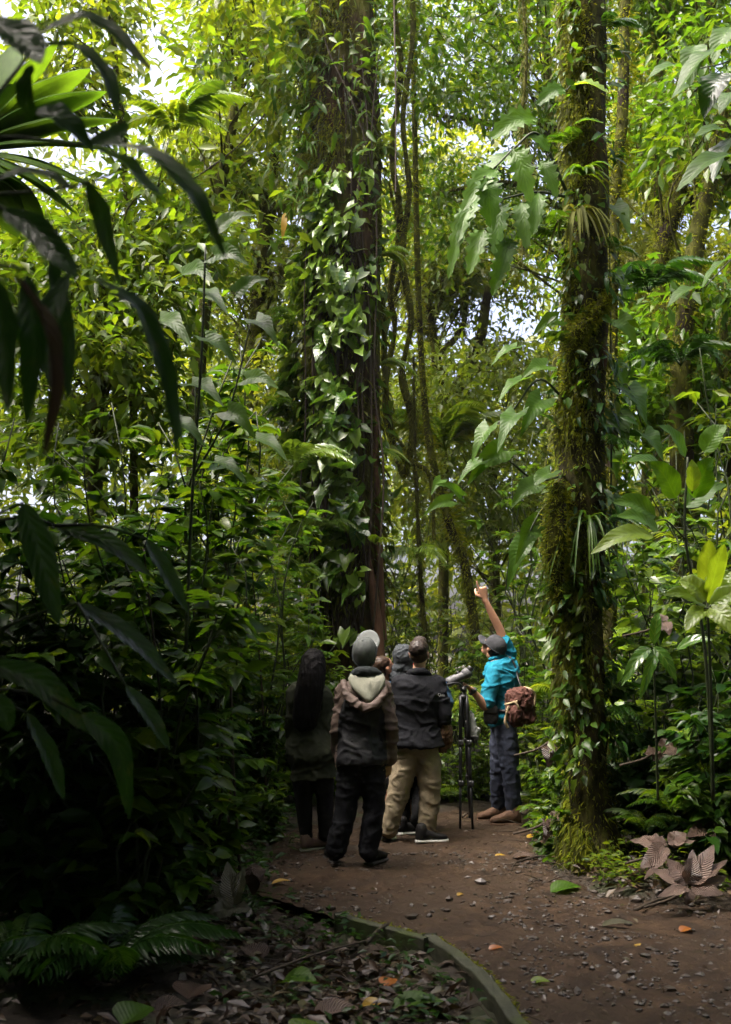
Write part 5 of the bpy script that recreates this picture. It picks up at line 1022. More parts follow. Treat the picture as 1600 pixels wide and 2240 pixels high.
shoe(p, j['heelL'], j['toeL'], M['blackshoe'], M['sole']); shoe(p, j['heelR'], j['toeR'], M['blackshoe'], M['sole'])

# --- man in khaki trousers
j = joints(9.5, pel=(912, 1630), waist=(912, 1586), chest=(914, 1530), neck=(916, 1476), hipL=(891, 1640), hipR=(934, 1640), shL=(875, 1494), shR=(953, 1495), elL=(862, 1565, .02), wrL=(872, 1615, .16),
           elR=(972, 1560, -.04), wrR=(969, 1606, .05), knL=(873, 1728), knR=(941, 1728), anL=(853, 1808), anR=(934, 1808), head=(918, 1430))
feet(j, 'L', 9.5, 848, -.25, .95); feet(j, 'R', 9.45, 930, .3, .9)
p = thing('person', 'man with short dark hair in a black jacket and khaki trousers', 'person', (X_at(905, 9.5), 9.5, 0))
ax = head_axes((.25, .9, .3)); body(p, j, ax, M['skin_light'], 1., .0115, hands=[dict(wr=j['wrL'], D=V3(.1, .2, -1), Nb=V3(-1, 0, 0), thumb=-1)])
trousers(p, j, M['khaki'], (.009, (8, 8, 12), 8), .024, r=(.112, .108, .092, .086, .076), upto=1.1)
mb = MB(); torso(mb, j, .036, -.02, 1.0, flare=.1, wide=1.02)
for q in 'LR': arm(mb, j, q, (.08, .076, .066, .06), .98)
jk = garment('jacket', p, mb, M['fleece'], (.012, (5, 5, 8), 9))
mb = MB(); limb(mb, [W(893, 1478, 9.5), W(902, 1471, 9.43), W(918, 1469, 9.41), W(932, 1472, 9.44), W(940, 1480, 9.5)], [.024, .034, .036, .034, .024], 18); garment('collar', jk, mb, M['fleece'], (.003, (20, 20, 20), 3), .009, 2)
fc = bpy.data.curves.new('sleeve_print', 'FONT'); fc.body = 'Quin'; fc.size = .036; fc.extrude = .001; fo = bpy.data.objects.new('sleeve_print', fc)
COL.objects.link(fo); dg = bpy.context.evaluated_depsgraph_get(); me = bpy.data.meshes.new_from_object(fo.evaluated_get(dg)); bpy.data.objects.remove(fo); me.materials.append(M['print'])
o = link('sleeve_print', me, jk); o.location = Vector(W(958, 1522, 9.375)) - p.location; o.rotation_euler = (rad(88), rad(8), rad(28))
mb = MB(); limb(mb, [W(970, 1588, 9.5), W(973, 1606, 9.5), W(972, 1624, 9.53), W(968, 1636, 9.56)], [.06, .068, .065, .045], 16); garment('mitten', p, mb, M['fur'], (.012, (22, 22, 22), 12), .008, 1)
mb = MB()
for c, r in (((0, -.02, .055), (.084, .102, .082)), ((0, .05, .1), (.06, .05, .04)), ((0, -.06, .06), (.078, .06, .06))): madd(mb, ellipsoid(j['head'] + V3(*c) @ ax, V3(*r), ax))
V, F = remesh(mb, .008, 1, (.004, (60, 60, 60), 14)); part('hair', V, F, M['dark_hair'], p)
mb = MB(); madd(mb, ellipsoid(j['head'] + V3(0, -.02, .0) @ ax, V3(.0795, .094, .075), ax)); V, F = remesh(mb, .008, 1, (.002, (60, 60, 60), 2)); part('shaved_hair', V, F, M['brown_hair'], p)
shoe(p, j['heelL'], j['toeL'], M['brownshoe'], M['sole'], .09); shoe(p, j['heelR'], j['toeR'], M['brownshoe'], M['sole'], .09)

# --- person in a hood and blue jacket, behind the khaki trousers
j = joints(9.95, pel=(903, 1640), waist=(903, 1595), chest=(902, 1540), neck=(896, 1482), hipL=(882, 1645), hipR=(925, 1645), shL=(859, 1502), shR=(958, 1498), elL=(850, 1560), wrL=(870, 1600, .2),
           elR=(975, 1535, .02), wrR=(960, 1575, .2), knL=(879, 1730), knR=(922, 1730), anL=(878, 1795), anR=(918, 1795, -.3), head=(884, 1443))
feet(j, 'L', 9.8, 868, .9, .35); feet(j, 'R', 9.42, 908, .97, .2)
p = thing('person', 'hooded person in a blue jacket mostly hidden by the man in khaki trousers', 'person', (X_at(900, 9.95), 9.95, 0))
ax = head_axes((.15, .95, .2)); body(p, j, ax, M['skin_light'], .98, .014, hands=[dict(wr=j['wrR'], D=V3(-.2, .4, -1), Nb=V3(1, 0, 0), thumb=1), dict(wr=j['wrL'], D=V3(.2, .4, -1), Nb=V3(-1, 0, 0), thumb=-1)])
trousers(p, j, M['leggings'], (.008, (8, 8, 12), 15), .018)
mb = MB(); torso(mb, j, .034, -.02, .99, flare=.06, wide=1.05)
for q in 'LR': arm(mb, j, q, (.08, .074, .066, .058), .97)
jk = garment('jacket', p, mb, M['bluejkt'], (.012, (6, 6, 8), 16))
mb = MB()
for c, r in (((0, -.02, .03), (.105, .12, .115)), ((0, -.06, -.06), (.1, .085, .08)), ((0, .06, .02), (.1, .05, .11)), ((0, -.07, -.13), (.13, .09, .07))): madd(mb, ellipsoid(j['head'] + V3(*c) @ ax, V3(*r), ax))
V, F = remesh(mb, .009, 3, (.009, (13, 13, 9), 18)); part('hood', V, F, M['hood'], jk)
shoe(p, j['heelL'], j['toeL'], M['blackshoe'], M['whitesole'], .085); shoe(p, j['heelR'], j['toeR'], M['blackshoe'], M['whitesole'], .085, .048)

# --- person with hair tied back, in shorts
j = joints(9.95, pel=(860, 1645), waist=(856, 1600), chest=(852, 1550), neck=(842, 1500), hipL=(850, 1650, .12), hipR=(868, 1650, -.1), shL=(836, 1518, .14), shR=(862, 1518, -.12), elL=(840, 1580, .2), wrL=(860, 1620, .25),
           elR=(852, 1580, -.08), wrR=(880, 1610, .05), knL=(842, 1728), knR=(890, 1728, .1), anL=(836, 1795, -.05), anR=(893, 1795, .1), head=(842, 1462))
feet(j, 'L', 9.9, 826, .4, .9, .25); feet(j, 'R', 10.05, 885, .9, .3, .25)
p = thing('person', 'bare-legged person with brown hair tied back, turned right between the two men', 'person', (X_at(860, 9.95), 9.95, 0))
ax = head_axes((.86, .45, .22)); body(p, j, ax, M['skin_tan'], .93, .011, hands=[dict(wr=j['wrR'], D=V3(.5, .4, -.6), Nb=V3(.3, -1, .3), thumb=1, size=.17), dict(wr=j['wrL'], D=V3(.5, .4, -.6), Nb=V3(-.3, 1, .3), thumb=-1, size=.17)])
mb = MB(); torso(mb, j, .018, -.16, .3, s=.95)
for q in 'LR': leg(mb, j, q, (.108, .108, .1, .1), .42)
garment('shorts', p, mb, M['shorts'], (.006, (8, 8, 10), 18))
mb = MB(); torso(mb, j, .018, -.02, .99, s=.95)
for q in 'LR': arm(mb, j, q, (.07, .064, .058, .05), .5)
garment('shirt', p, mb, M['plum'], (.008, (7, 7, 9), 19))
mb = MB()
for c, r in (((0, -.035, .045), (.083, .095, .08)), ((0, -.125, .03), (.038, .045, .04)), ((0, -.07, -.03), (.07, .06, .06))): madd(mb, ellipsoid(j['head'] + V3(*c) @ ax * .95, V3(*r), ax))
V, F = remesh(mb, .008, 2, (.005, (50, 12, 12), 20)); part('hair', V, F, M['brown_hair'], p)
shoe(p, j['heelL'], j['toeL'], M['navyshoe'], M['whitesole'], .075, .043); shoe(p, j['heelR'], j['toeR'], M['navyshoe'], M['whitesole'], .075, .043)

# --- guide pointing up
G = 10.4
j = joints(G, pel=(1103, 1578), waist=(1103, 1535), chest=(1101, 1480), neck=(1088, 1440), hipL=(1106, 1590, -.09), hipR=(1096, 1588, .1), shL=(1080, 1474, -.14), shR=(1113, 1432, .12), elL=(1064, 1546, -.22), wrL=(1030, 1507, -.3),
           elR=(1093, 1376, .08), wrR=(1061, 1312, .02), knL=(1116, 1678, -.12), knR=(1093, 1678, .08), anL=(1124, 1766, -.08), anR=(1092, 1760, .16), head=(1080, 1415))
feet(j, 'L', 10.3, 1134, -.97, -.12, .29); feet(j, 'R', 10.55, 1104, -.97, -.16, .29)
p = thing('person', 'guide in a turquoise polo shirt and dark cap pointing up with one arm', 'person', (X_at(1105, G), G, 0))
guide = p
ax = head_axes((-.62, .5, .6))
tipR = W(1051, 1268, G - .02); hR = dict(wr=j['wrR'], D=W(1055, 1285, G) - j['wrR'], Nb=V3(.35, -1, .1), thumb=-1, curls=(1.1, .0, 1.3, 1.35, 1.4), size=.23)
grip = W(1006, 1494, G - .38); hL = dict(wr=j['wrL'], D=grip + V3(0, 0, .02) - j['wrL'], Nb=V3(-.35, -.45, 1), thumb=1, curls=(.35, .62, .7, .75, .8), size=.19)
body(p, j, ax, M['skin_tan'], .97, .0068, hands=[hR, hL])
trousers(p, j, M['jeans'], (.009, (9, 9, 14), 21), .012, top=.25, r=(.104, .1, .084, .08, .072), upto=1.08)
mb = MB(); torso(mb, j, .02, -.08, .985, wide=1.0, flare=.02)
for q, u in (('L', .47), ('R', .3)): arm(mb, j, q, (.074, .07, .066, .064), u)
sh = garment('shirt', p, mb, M['teal'], (.013, (6, 6, 9), 22), .0095)
mb = MB(); a = np.linspace(0, 2 * math.pi, 25); nd = unit(j['neck'] - j['chest']); nx = unit(np.cross(nd, V3(.3, 1, 0))); ny = np.cross(nd, nx)
limb(mb, [j['neck'] + nd * .012 + .066 * (math.cos(t) * nx + math.sin(t) * ny) for t in a], [.02, .022, .02], 40, 10); garment('collar', sh, mb, M['teal'], None, .008, 2)
b = catmull([j['pel'], j['waist']], 2); hx = unit(j['hipR'] - j['hipL']); by = unit(np.cross(V3(0, 0, 1), hx)); bc = j['pel'] * .45 + j['waist'] * .55
mb = MB(); limb(mb, [bc + .185 * math.cos(t) * hx + .136 * math.sin(t) * by for t in a], [.016, .016], 40, 8, False); V, F, _ = mb.data(); part('belt', V, F, M['belt'], p)
cap(p, j['head'], ax, M['darkcap'], 1.06, .085, -.02, -.02)
mb = MB()
madd(mb, ellipsoid(j['head'] + V3(0, -.04, -.02) @ ax, V3(.078, .072, .07), ax)); V, F = remesh(mb, .008, 2, (.003, (40, 40, 40), 4)); part('hair', V, F, M['black_hair'], p)
wd = unit(j['elL'] - j['wrL']); wx = unit(np.cross(wd, V3(0, 1, 0))); wy = np.cross(wd, wx); wc = j['wrL'] + wd * .03
mb = MB(); limb(mb, [wc + .034 * (math.cos(t) * wx + math.sin(t) * wy) for t in a], [.012, .012], 30, 8, False); V, F, _ = mb.data(); wt = part('watch', V, F, M['black'], p)
V, F = ellipsoid(wc + wx * 0 - wy * .0 + V3(0, -.036, .004), V3(.021, .01, .021)); part('dial', V, F, M['black'], wt)
shoe(p, j['heelL'], j['toeL'], M['boot'], M['brownshoe'], .125, .052, .028); shoe(p, j['heelR'], j['toeR'], M['boot'], M['brownshoe'], .125, .052, .028)
# belt pouch
pc = W(1074, 1563, G - .2); t = thing('belt_pouch', 'small black pouch hanging at the front of the guide\'s belt', 'pouch', pc)
mb = MB(); loft(mb, [pc + V3(0, 0, z) for z in (-.085, -.07, 0, .055, .075)], np.repeat([[1., 0, 0]], 5, 0), np.repeat([[0, 1., 0]], 5, 0), [.05, .06, .066, .06, .045], [.035, .042, .045, .042, .03], 20, 4); V, F = remesh(mb, .008, 2, (.005, (20, 20, 20), 3)); part('pouch_body', V, F, M['blackshoe'], t)
mb = MB(); loft(mb, [pc + V3(0, -.008, z) for z in (.01, .02, .066, .084)], np.repeat([[1., 0, 0]], 4, 0), np.repeat([[0, 1., 0]], 4, 0), [.062, .066, .062, .045], [.042, .046, .042, .03], 20, 4); V, F, _ = mb.data(); part('flap', V, F, M['black'], t)
# shoulder bag
bc = W(1139, 1545, G - .3); t = thing('shoulder_bag', 'maroon canvas bag with tan straps slung behind the guide', 'bag', bc)
mb = MB(); bx = unit(V3(1, .15, .12)); bz = unit(V3(-.12, 0, 1)); byy = np.cross(bz, bx)
loft(mb, [bc + bz * z for z in (-.16, -.15, -.09, 0, .07, .13, .15)], np.repeat(bx[None], 7, 0), np.repeat(byy[None], 7, 0), [.07, .1, .118, .12, .116, .1, .06], [.045, .07, .085, .09, .085, .07, .04], 24, 3)
V, F = remesh(mb, .009, 3, (.02, (11, 11, 13), 23)); part('bag_body', V, F, M['bagbrown'], t)
mb = MB(); loft(mb, [bc + bz * z - byy * .0 for z in (.03, .045, .115, .155, .165)], np.repeat(bx[None], 5, 0), np.repeat(byy[None], 5, 0), [.118, .126, .118, .085, .04], [.092, .1, .088, .06, .025], 24, 3); V, F = remesh(mb, .009, 2, (.014, (12, 12, 14), 24)); part('flap', V, F, M['bagbrown'], t)
pk = bc - bx * .075 - byy * .085 - bz * .06
if np.dot(byy, V3(0, 1, 0)) < 0: pk = bc - bx * .075 + byy * .085 - bz * .06
mb = MB(); madd(mb, ellipsoid(pk, V3(.055, .05, .085))); V, F = remesh(mb, .008, 2, (.008, (16, 16, 16), 25)); part('pocket', V, F, M['bagbrown'], t)
def strap(parent, pts, w, mat, name='strap', th=.004, face=V3(0, -1, .1)):
    C = catmull(np.array(pts), 24); T = unit(np.gradient(C, axis=0)); X = unit(np.cross(T, face)); P = np.stack([C - X * w / 2, C + X * w / 2], 1); V, F = surf_grid(P); V, F = thick(V, F, th); return part(name, V, F, mat, parent)
strap(t, [W(1104, 1542, G - .42), W(1118, 1538, G - .45), W(1133, 1534, G - .45)], .022, M['tan']); strap(t, [W(1108, 1565, G - .42), W(1106, 1580, G - .42), W(1112, 1592, G - .41)], .026, M['tan'])
strap(t, [W(1113, 1545, G - .44), W(1109, 1558, G - .45), W(1108, 1575, G - .43)], .02, M['tan']); strap(t, [W(1128, 1536, G - .46), W(1134, 1546, G - .46), W(1136, 1552, G - .45)], .02, M['tan'])
strap(t, [W(1146, 1503, G - .3), W(1160, 1507, G - .38), W(1171, 1520, G - .36), W(1169, 1545, G - .36)], .018, M['tan'])
strap(t, [W(1104, 1432, G + .02), W(1118, 1440, G - .04), W(1129, 1462, G - .06), W(1136, 1488, G - .12), W(1143, 1508, G - .25)], .024, M['black'], 'shoulder_strap', face=V3(.6, -.8, .3))

# --- tripod and spotting scope
TD = 10.02
ap = W(1014, 1522, TD); t = thing('tripod', 'black telescopic tripod standing on the dirt path', 'tripod', (X_at(1014, TD), TD, 0))
def tripod_leg(foot, off):
    a = ap + off; mb = MB(); k = (.0, .36, .66, 1.0); rr = (.0165, .014, .0115)
    D = foot - a
    for q in range(3): add_tube(mb, [a + D * k[q], a + D * (k[q + 1])], [rr[q], rr[q]], 12, 4)
    V, F, _ = mb.data(); l = part('leg', V, F, M['metal'], t)
    for q in (1, 2):
        mb = MB(); add_tube(mb, [a + D * (k[q] - .03), a + D * (k[q] + .012)], [rr[q - 1] + .006, rr[q - 1] + .005], 12, 4); madd(mb, box_vf(a + D * (k[q] - .008) + V3(.018, -.008, 0), (.02, .018, .05))); V, F, _ = mb.data(); part('leg_lock', V, F, M['black'], l)
    mb = MB(); madd(mb, ellipsoid(foot + V3(0, 0, .012), V3(.015, .015, .016))); V, F, _ = mb.data(); part('rubber_foot', V, F, M['black'], l)
tripod_leg(V3(X_at(1003, 10.0), 10.0, 0), V3(-.025, -.02, 0)); tripod_leg(V3(X_at(1030, 9.98), 9.98, 0), V3(.028, -.02, 0)); tripod_leg(V3(X_at(1024, 10.75), 10.75, 0), V3(.012, .03, 0))
mb = MB(); add_tube(mb, [ap + V3(0, 0, -.28), ap + V3(0, 0, .06)], [.013, .013], 12, 4); V, F, _ = mb.data(); part('centre_column', V, F, M['metal'], t)
mb = MB(); madd(mb, ellipsoid(ap + V3(0, 0, -.01), V3(.045, .045, .03))); add_tube(mb, [ap + V3(0, 0, .0), ap + V3(0, 0, .03)], [.03, .026], 14, 4); V, F, _ = mb.data(); part('spider', V, F, M['black'], t)
mb = MB(); madd(mb, box_vf(ap + V3(0, 0, .055), (.06, .05, .035))); madd(mb, ellipsoid(ap + V3(0, 0, .06), V3(.032, .045, .03))); madd(mb, box_vf(ap + V3(0, 0, .085), (.075, .05, .014))); V, F, _ = mb.data(); part('pan_head', V, F, M['black'], t, False)
mb = MB(); add_tube(mb, [ap + V3(0, -.02, .07), W(1000, 1494, TD - .06), W(968, 1500, TD - .1)], [.009, .009, .013], 10, 10); V, F, _ = mb.data(); part('pan_handle', V, F, M['black'], t)
st = W(1012, 1483, TD); t2 = thing('spotting_scope', 'grey angled spotting scope mounted on the black tripod', 'telescope', st)
o0, o1 = W(981, 1493, TD), W(1021, 1474, TD); ad = unit(o1 - o0)
mb = MB(); add_tube(mb, [o0, o0 + ad * .08, o0 + ad * .082, o1 - ad * .05, o1], [.042, .044, .037, .036, .034], 20, 26); V, F, _ = mb.data(); part('barrel', V, F, M['scopegrey'], t2)
mb = MB(); add_tube(mb, [o0 - ad * .005, o0 + ad * .05], [.0445, .0455], 20, 4); V, F, _ = mb.data(); part('objective_hood', V, F, M['scopegrey'], t2)
mb = MB(); madd(mb, ellipsoid(o0 - ad * .003, V3(.038, .038, .038) * .98)); V, F, _ = mb.data(); part('lens', V, F, M['glass'], t2)
mb = MB(); madd(mb, ellipsoid(o1 + V3(0, 0, .005), V3(.052, .042, .05))); V, F = remesh(mb, .007, 2); part('prism_housing', V, F, M['scopegrey'], t2)
e1 = W(1031, 1460, TD); mb = MB(); add_tube(mb, [o1, o1 * .3 + e1 * .7, e1], [.026, .025, .025], 16, 10); add_tube(mb, [e1 - unit(e1 - o1) * .03, e1 + unit(e1 - o1) * .005], [.03, .03], 16, 4); V, F, _ = mb.data(); part('eyepiece', V, F, M['black'], t2)
mb = MB(); add_tube(mb, [o0 + ad * .1 + V3(0, 0, .03), o0 + ad * .1 + V3(0, 0, .055)], [.012, .012], 10, 3); V, F, _ = mb.data(); part('sight', V, F, M['black'], t2)
mb = MB(); madd(mb, box_vf((o0 + o1) / 2 + V3(.02, 0, -.045), (.06, .03, .03))); V, F, _ = mb.data(); part('mounting_foot', V, F, M['black'], t2, False)
# grey bag hanging from the tripod
gc = W(1034, 1590, TD + .05); t3 = thing('hanging_bag', 'grey drawstring cloth bag hanging from the tripod', 'bag', W(1030, 1556, TD))
mb = MB(); loft(mb, [W(1029, 1556, TD + .02), W(1030, 1566, TD + .02), W(1032, 1582, TD + .03), W(1035, 1600, TD + .03), W(1037, 1612, TD + .03)], np.repeat([[1., 0, 0]], 5, 0), np.repeat([[0, 1., 0]], 5, 0), [.012, .028, .05, .062, .05], [.012, .02, .032, .036, .03], 20); V, F = remesh(mb, .006, 1, (.016, (20, 20, 5), 26)); part('pouch', V, F, M['greybag'], t3)
mb = MB(); loft(mb, [W(1036, 1609, TD + .03), W(1038, 1616, TD + .03), W(1040, 1626, TD + .03)], np.repeat([[1., 0, 0]], 3, 0), np.repeat([[0, 1., 0]], 3, 0), [.05, .045, .018], [.032, .03, .012], 16); V, F = remesh(mb, .006, 1, (.006, (20, 20, 9), 27)); part('bottom', V, F, M['black'], t3)
mb = MB(); add_tube(mb, [W(1022, 1530, TD), W(1027, 1545, TD + .01), W(1029, 1557, TD + .02)], [.003, .003], 6, 8); V, F, _ = mb.data(); part('cord', V, F, M['black'], t3)

# ------------------------------------------------------------------ ground details
def on_ground(px, py):
    d = CAM_Z * FPX / (py - HORIZON); x = X_at(px, d); return x, d
def plank(label, pts, w, h, seed):
    P = catmull([V3(x, y, 0) for x, y in pts], 24 * 3); T = unit(np.gradient(P, axis=0)); X = unit(np.cross(T, V3(0, 0, 1)))
    rs = np.random.RandomState(seed); jit = .006 * fbm(P * 9 + seed, 3)[:, None]; P = P + X * .007 * fbm(P * 7 + 9, 3)[:, None]
    c = [(-w / 2, h), (w / 2, h), (w / 2, h - .17), (-w / 2, h - .17)]
    t = thing('edging_plank', label, 'plank', P[36]); V = np.stack([P + X * a + V3(0, 0, b) + V3(0, 0, 1) * jit for a, b in c], 1); F = ring_faces(72, 4)
    F2 = np.array([[0, 1, 2, 3], [71 * 4 + 3, 71 * 4 + 2, 71 * 4 + 1, 71 * 4]]); me = part('board', V.reshape(-1, 3), np.vstack([F, F2]), M['plank'], t, False)
    b = me.modifiers.new('bevel', 'BEVEL'); b.width = .008; b.segments = 2
    n = 1500; k = rs.rand(n); Q = np.stack([np.interp(k, np.linspace(0, 1, 72), P[:, q]) for q in range(3)], 1); S = np.stack([np.interp(k, np.linspace(0, 1, 72), X[:, q]) for q in range(3)], 1)
    Q = Q - S * (w / 2 + .004) + V3(0, 0, 1) * (h - np.abs(rs.normal(scale=.07, size=n)))[:, None]
    foliage('moss', leaf_grid(.4, 2, 2, .2, .3, 'long'), Q, unit(-S + rs.normal(scale=.6, size=(n, 3))), unit(rs.normal(scale=.4, size=(n, 3)) + V3(0, 0, 1)), rs.uniform(.012, .035, n), M['moss'], t)
a, b, c = on_ground(742, 1984), on_ground(860, 2014), on_ground(934, 2036)
plank('far straight length of wet mossy plank edging the path', [a, b, c], .06, .03, 1)
e = [on_ground(936, 2030), on_ground(1010, 2080), on_ground(1080, 2150), on_ground(1165, 2255)]
plank('near curved length of wet mossy plank edging the path', e + [(1.0, 3.0), (1.1, 1.5)], .07, .035, 2)

def stones(name, xy, size, seed, mat='stone', lift=.35):
    rs = np.random.RandomState(seed); bm = bmesh.new(); bmesh.ops.create_icosphere(bm, subdivisions=1, radius=1); v0 = np.array([v.co for v in bm.verts]); f0 = np.array([[v.index for v in f.verts] for f in bm.faces]); bm.free()
    n = len(xy); sc = size[:, None, None] * rs.uniform(.55, 1.2, (n, 1, 3)) * V3(1, 1, .6); j = 1 + rs.uniform(-.28, .28, (n, len(v0), 1)); a = rs.uniform(0, 6.28, n); Rz = np.zeros((n, 3, 3)); Rz[:, 0, 0] = Rz[:, 1, 1] = np.cos(a); Rz[:, 0, 1] = -np.sin(a); Rz[:, 1, 0] = np.sin(a); Rz[:, 2, 2] = 1
    V = np.einsum('nij,nmj->nmi', Rz, v0[None] * j * sc); z = .016 * fbm(np.column_stack([xy, 0 * xy[:, 0]]) * 3.1, 3) + size * lift * .4
    V = V + np.column_stack([xy, z])[:, None]; F = (f0[None] + (np.arange(n) * len(v0))[:, None, None]).reshape(-1, 3)
    tag(link(name, build_mesh(name, V.reshape(-1, 3), F, M[mat], False)), kind='stuff')
def on_path(n, y0, y1, seed, inset=.03, pw=1.0):
    rs = np.random.RandomState(seed); y = y0 + (y1 - y0) * rs.rand(n) ** pw; l, r = edge(y); x = l + inset + (r - l - inset) * rs.rand(n); return np.column_stack([x, y])
rs = np.random.RandomState(5); xy = on_path(6500, 4.3, 9.0, 3, pw=1.0); dn = fbm(np.column_stack([xy * 1.6, xy[:, 0] * 0]), 2); xy = xy[dn > -.15]
stones('gravel', xy, np.clip(rs.lognormal(-4.75, .45, len(xy)), .004, .03), 4)
xy = np.vstack([on_path(160, 5.2, 8.0, 6), np.column_stack([np.interp(rs.uniform(5.5, 7.6, 120), EDGE_Y, EDGE_R) + rs.normal(scale=.1, size=120), rs.uniform(5.5, 8.2, 120)])]); stones('stones', xy, np.clip(rs.lognormal(-3.75, .35, len(xy)), .014, .045), 8)
def litter(name, P, size, seed, mat, tilt=.35, low='tiny'):
    rs = np.random.RandomState(seed); n = len(P); D = rs.normal(size=(n, 3)); D[:, 2] *= tilt * .6; return foliage(name, LOW[low], P, unit(D), unit(rs.normal(scale=tilt, size=(n, 3)) + V3(0, 0, 1)), size, M[mat])
y = rs.uniform(4.2, 9.5, 5200); l = np.interp(y, EDGE_Y, EDGE_L); x = l - .06 - rs.gamma(1.6, .55, 5200); P = np.column_stack([x, y, gz(x, y) + .05 * fbm(np.column_stack([x, y, 0 * x]) * 1.3, 3) + rs.uniform(.008, .05, 5200)])
litter('leaf_litter', P, rs.uniform(.03, .13, len(P)), 7, 'litter', .5)
xy = on_path(2600, 4.4, 11.2, 9); l, r = edge(xy[:, 1]); e_ = np.minimum(xy[:, 0] - l, r - xy[:, 0]); keep = rs.rand(len(xy)) < .25 + .75 * np.exp(-e_ / .25); xy = xy[keep]
litter('path_litter', np.column_stack([xy, .016 * fbm(np.column_stack([xy, 0 * xy[:, 0]]) * 3.1, 3) + .01]), rs.uniform(.015, .055, len(xy)), 10, 'litter', .3)
y = rs.uniform(6.0, 11.5, 2600); x = np.interp(y, EDGE_Y, EDGE_R) + rs.gamma(1.5, .3, 2600); litter('leaf_litter', np.column_stack([x, y, gz(x, y) + .05 * fbm(np.column_stack([x, y, 0 * x]) * 1.3, 3) + rs.uniform(.0, .05, 2600)]), rs.uniform(.04, .12, 2600), 11, 'litter', .6)
mb = MB(); y = rs.uniform(4.3, 10.5, 420); side = rs.rand(420) < .6; l, r = edge(y); x = np.where(side, l - .05 - rs.gamma(1.5, .45, 420), r + rs.normal(scale=.25, size=420))
for q in range(420):
    a = rs.uniform(0, 6.28); L_ = rs.uniform(.08, .4); z = ground_at(x[q], y[q]) + .05 if side[q] else max(ground_at(x[q], y[q]) + .02, .012); c = V3(x[q], y[q], z); e = c + V3(math.cos(a) * L_, math.sin(a) * L_, rs.uniform(-.01, .05))
    add_tube(mb, [c, (c + e) / 2 + rs.normal(scale=.02, size=3), e], [rs.uniform(.002, .006), .0015], 4, 5, False)
V, F, T = mb.data(); tag(link('twigs', build_mesh('twigs', V, F, M['twig'])), kind='stuff')
# low green ground plants along both verges
def herbs(name, n, xy, seed, size, mat):
    rs = np.random.RandomState(seed); P, D = [], []
    for x, y in xy:
        z = ground_at(x, y) + .03; h = rs.uniform(.04, .22)
        for q in range(n): a = rs.uniform(0, 6.28); P.append((x + math.cos(a) * .04, y + math.sin(a) * .04, z + h * rs.uniform(.3, 1))); D.append((math.cos(a), math.sin(a), rs.uniform(-.2, .5)))
    m = len(P); foliage(name, LOW['tiny'], np.array(P), unit(np.array(D)), unit(rs.normal(scale=.35, size=(m, 3)) + V3(0, 0, 1)), size * rs.uniform(.6, 1.3, m), M[mat])
y = np.concatenate([rs.uniform(4.6, 6.6, 50), rs.uniform(6.6, 10.5, 240)]); xy = np.column_stack([np.interp(y, EDGE_Y, EDGE_L) - rs.gamma(1.6, .3, 290) - .08, y]); herbs('ground_cover', 7, xy, 12, .065, 'dark')
y = rs.uniform(6.6, 11.8, 480); xy = np.column_stack([np.interp(y, EDGE_Y, EDGE_R) + rs.gamma(1.5, .28, 480), y]); herbs('ground_cover', 8, xy, 13, .065, 'bright')
x = rs.uniform(-1.2, 1.9, 420); xy = np.column_stack([x, 11.7 + rs.gamma(1.5, .3, 420)]); herbs('ground_cover', 9, xy, 14, .075, 'gloss')
x = rs.uniform(-3.2, -.6, 300); xy = np.column_stack([x, rs.uniform(7.5, 11, 300)]); herbs('ground_cover', 8, xy, 15, .08, 'dark')

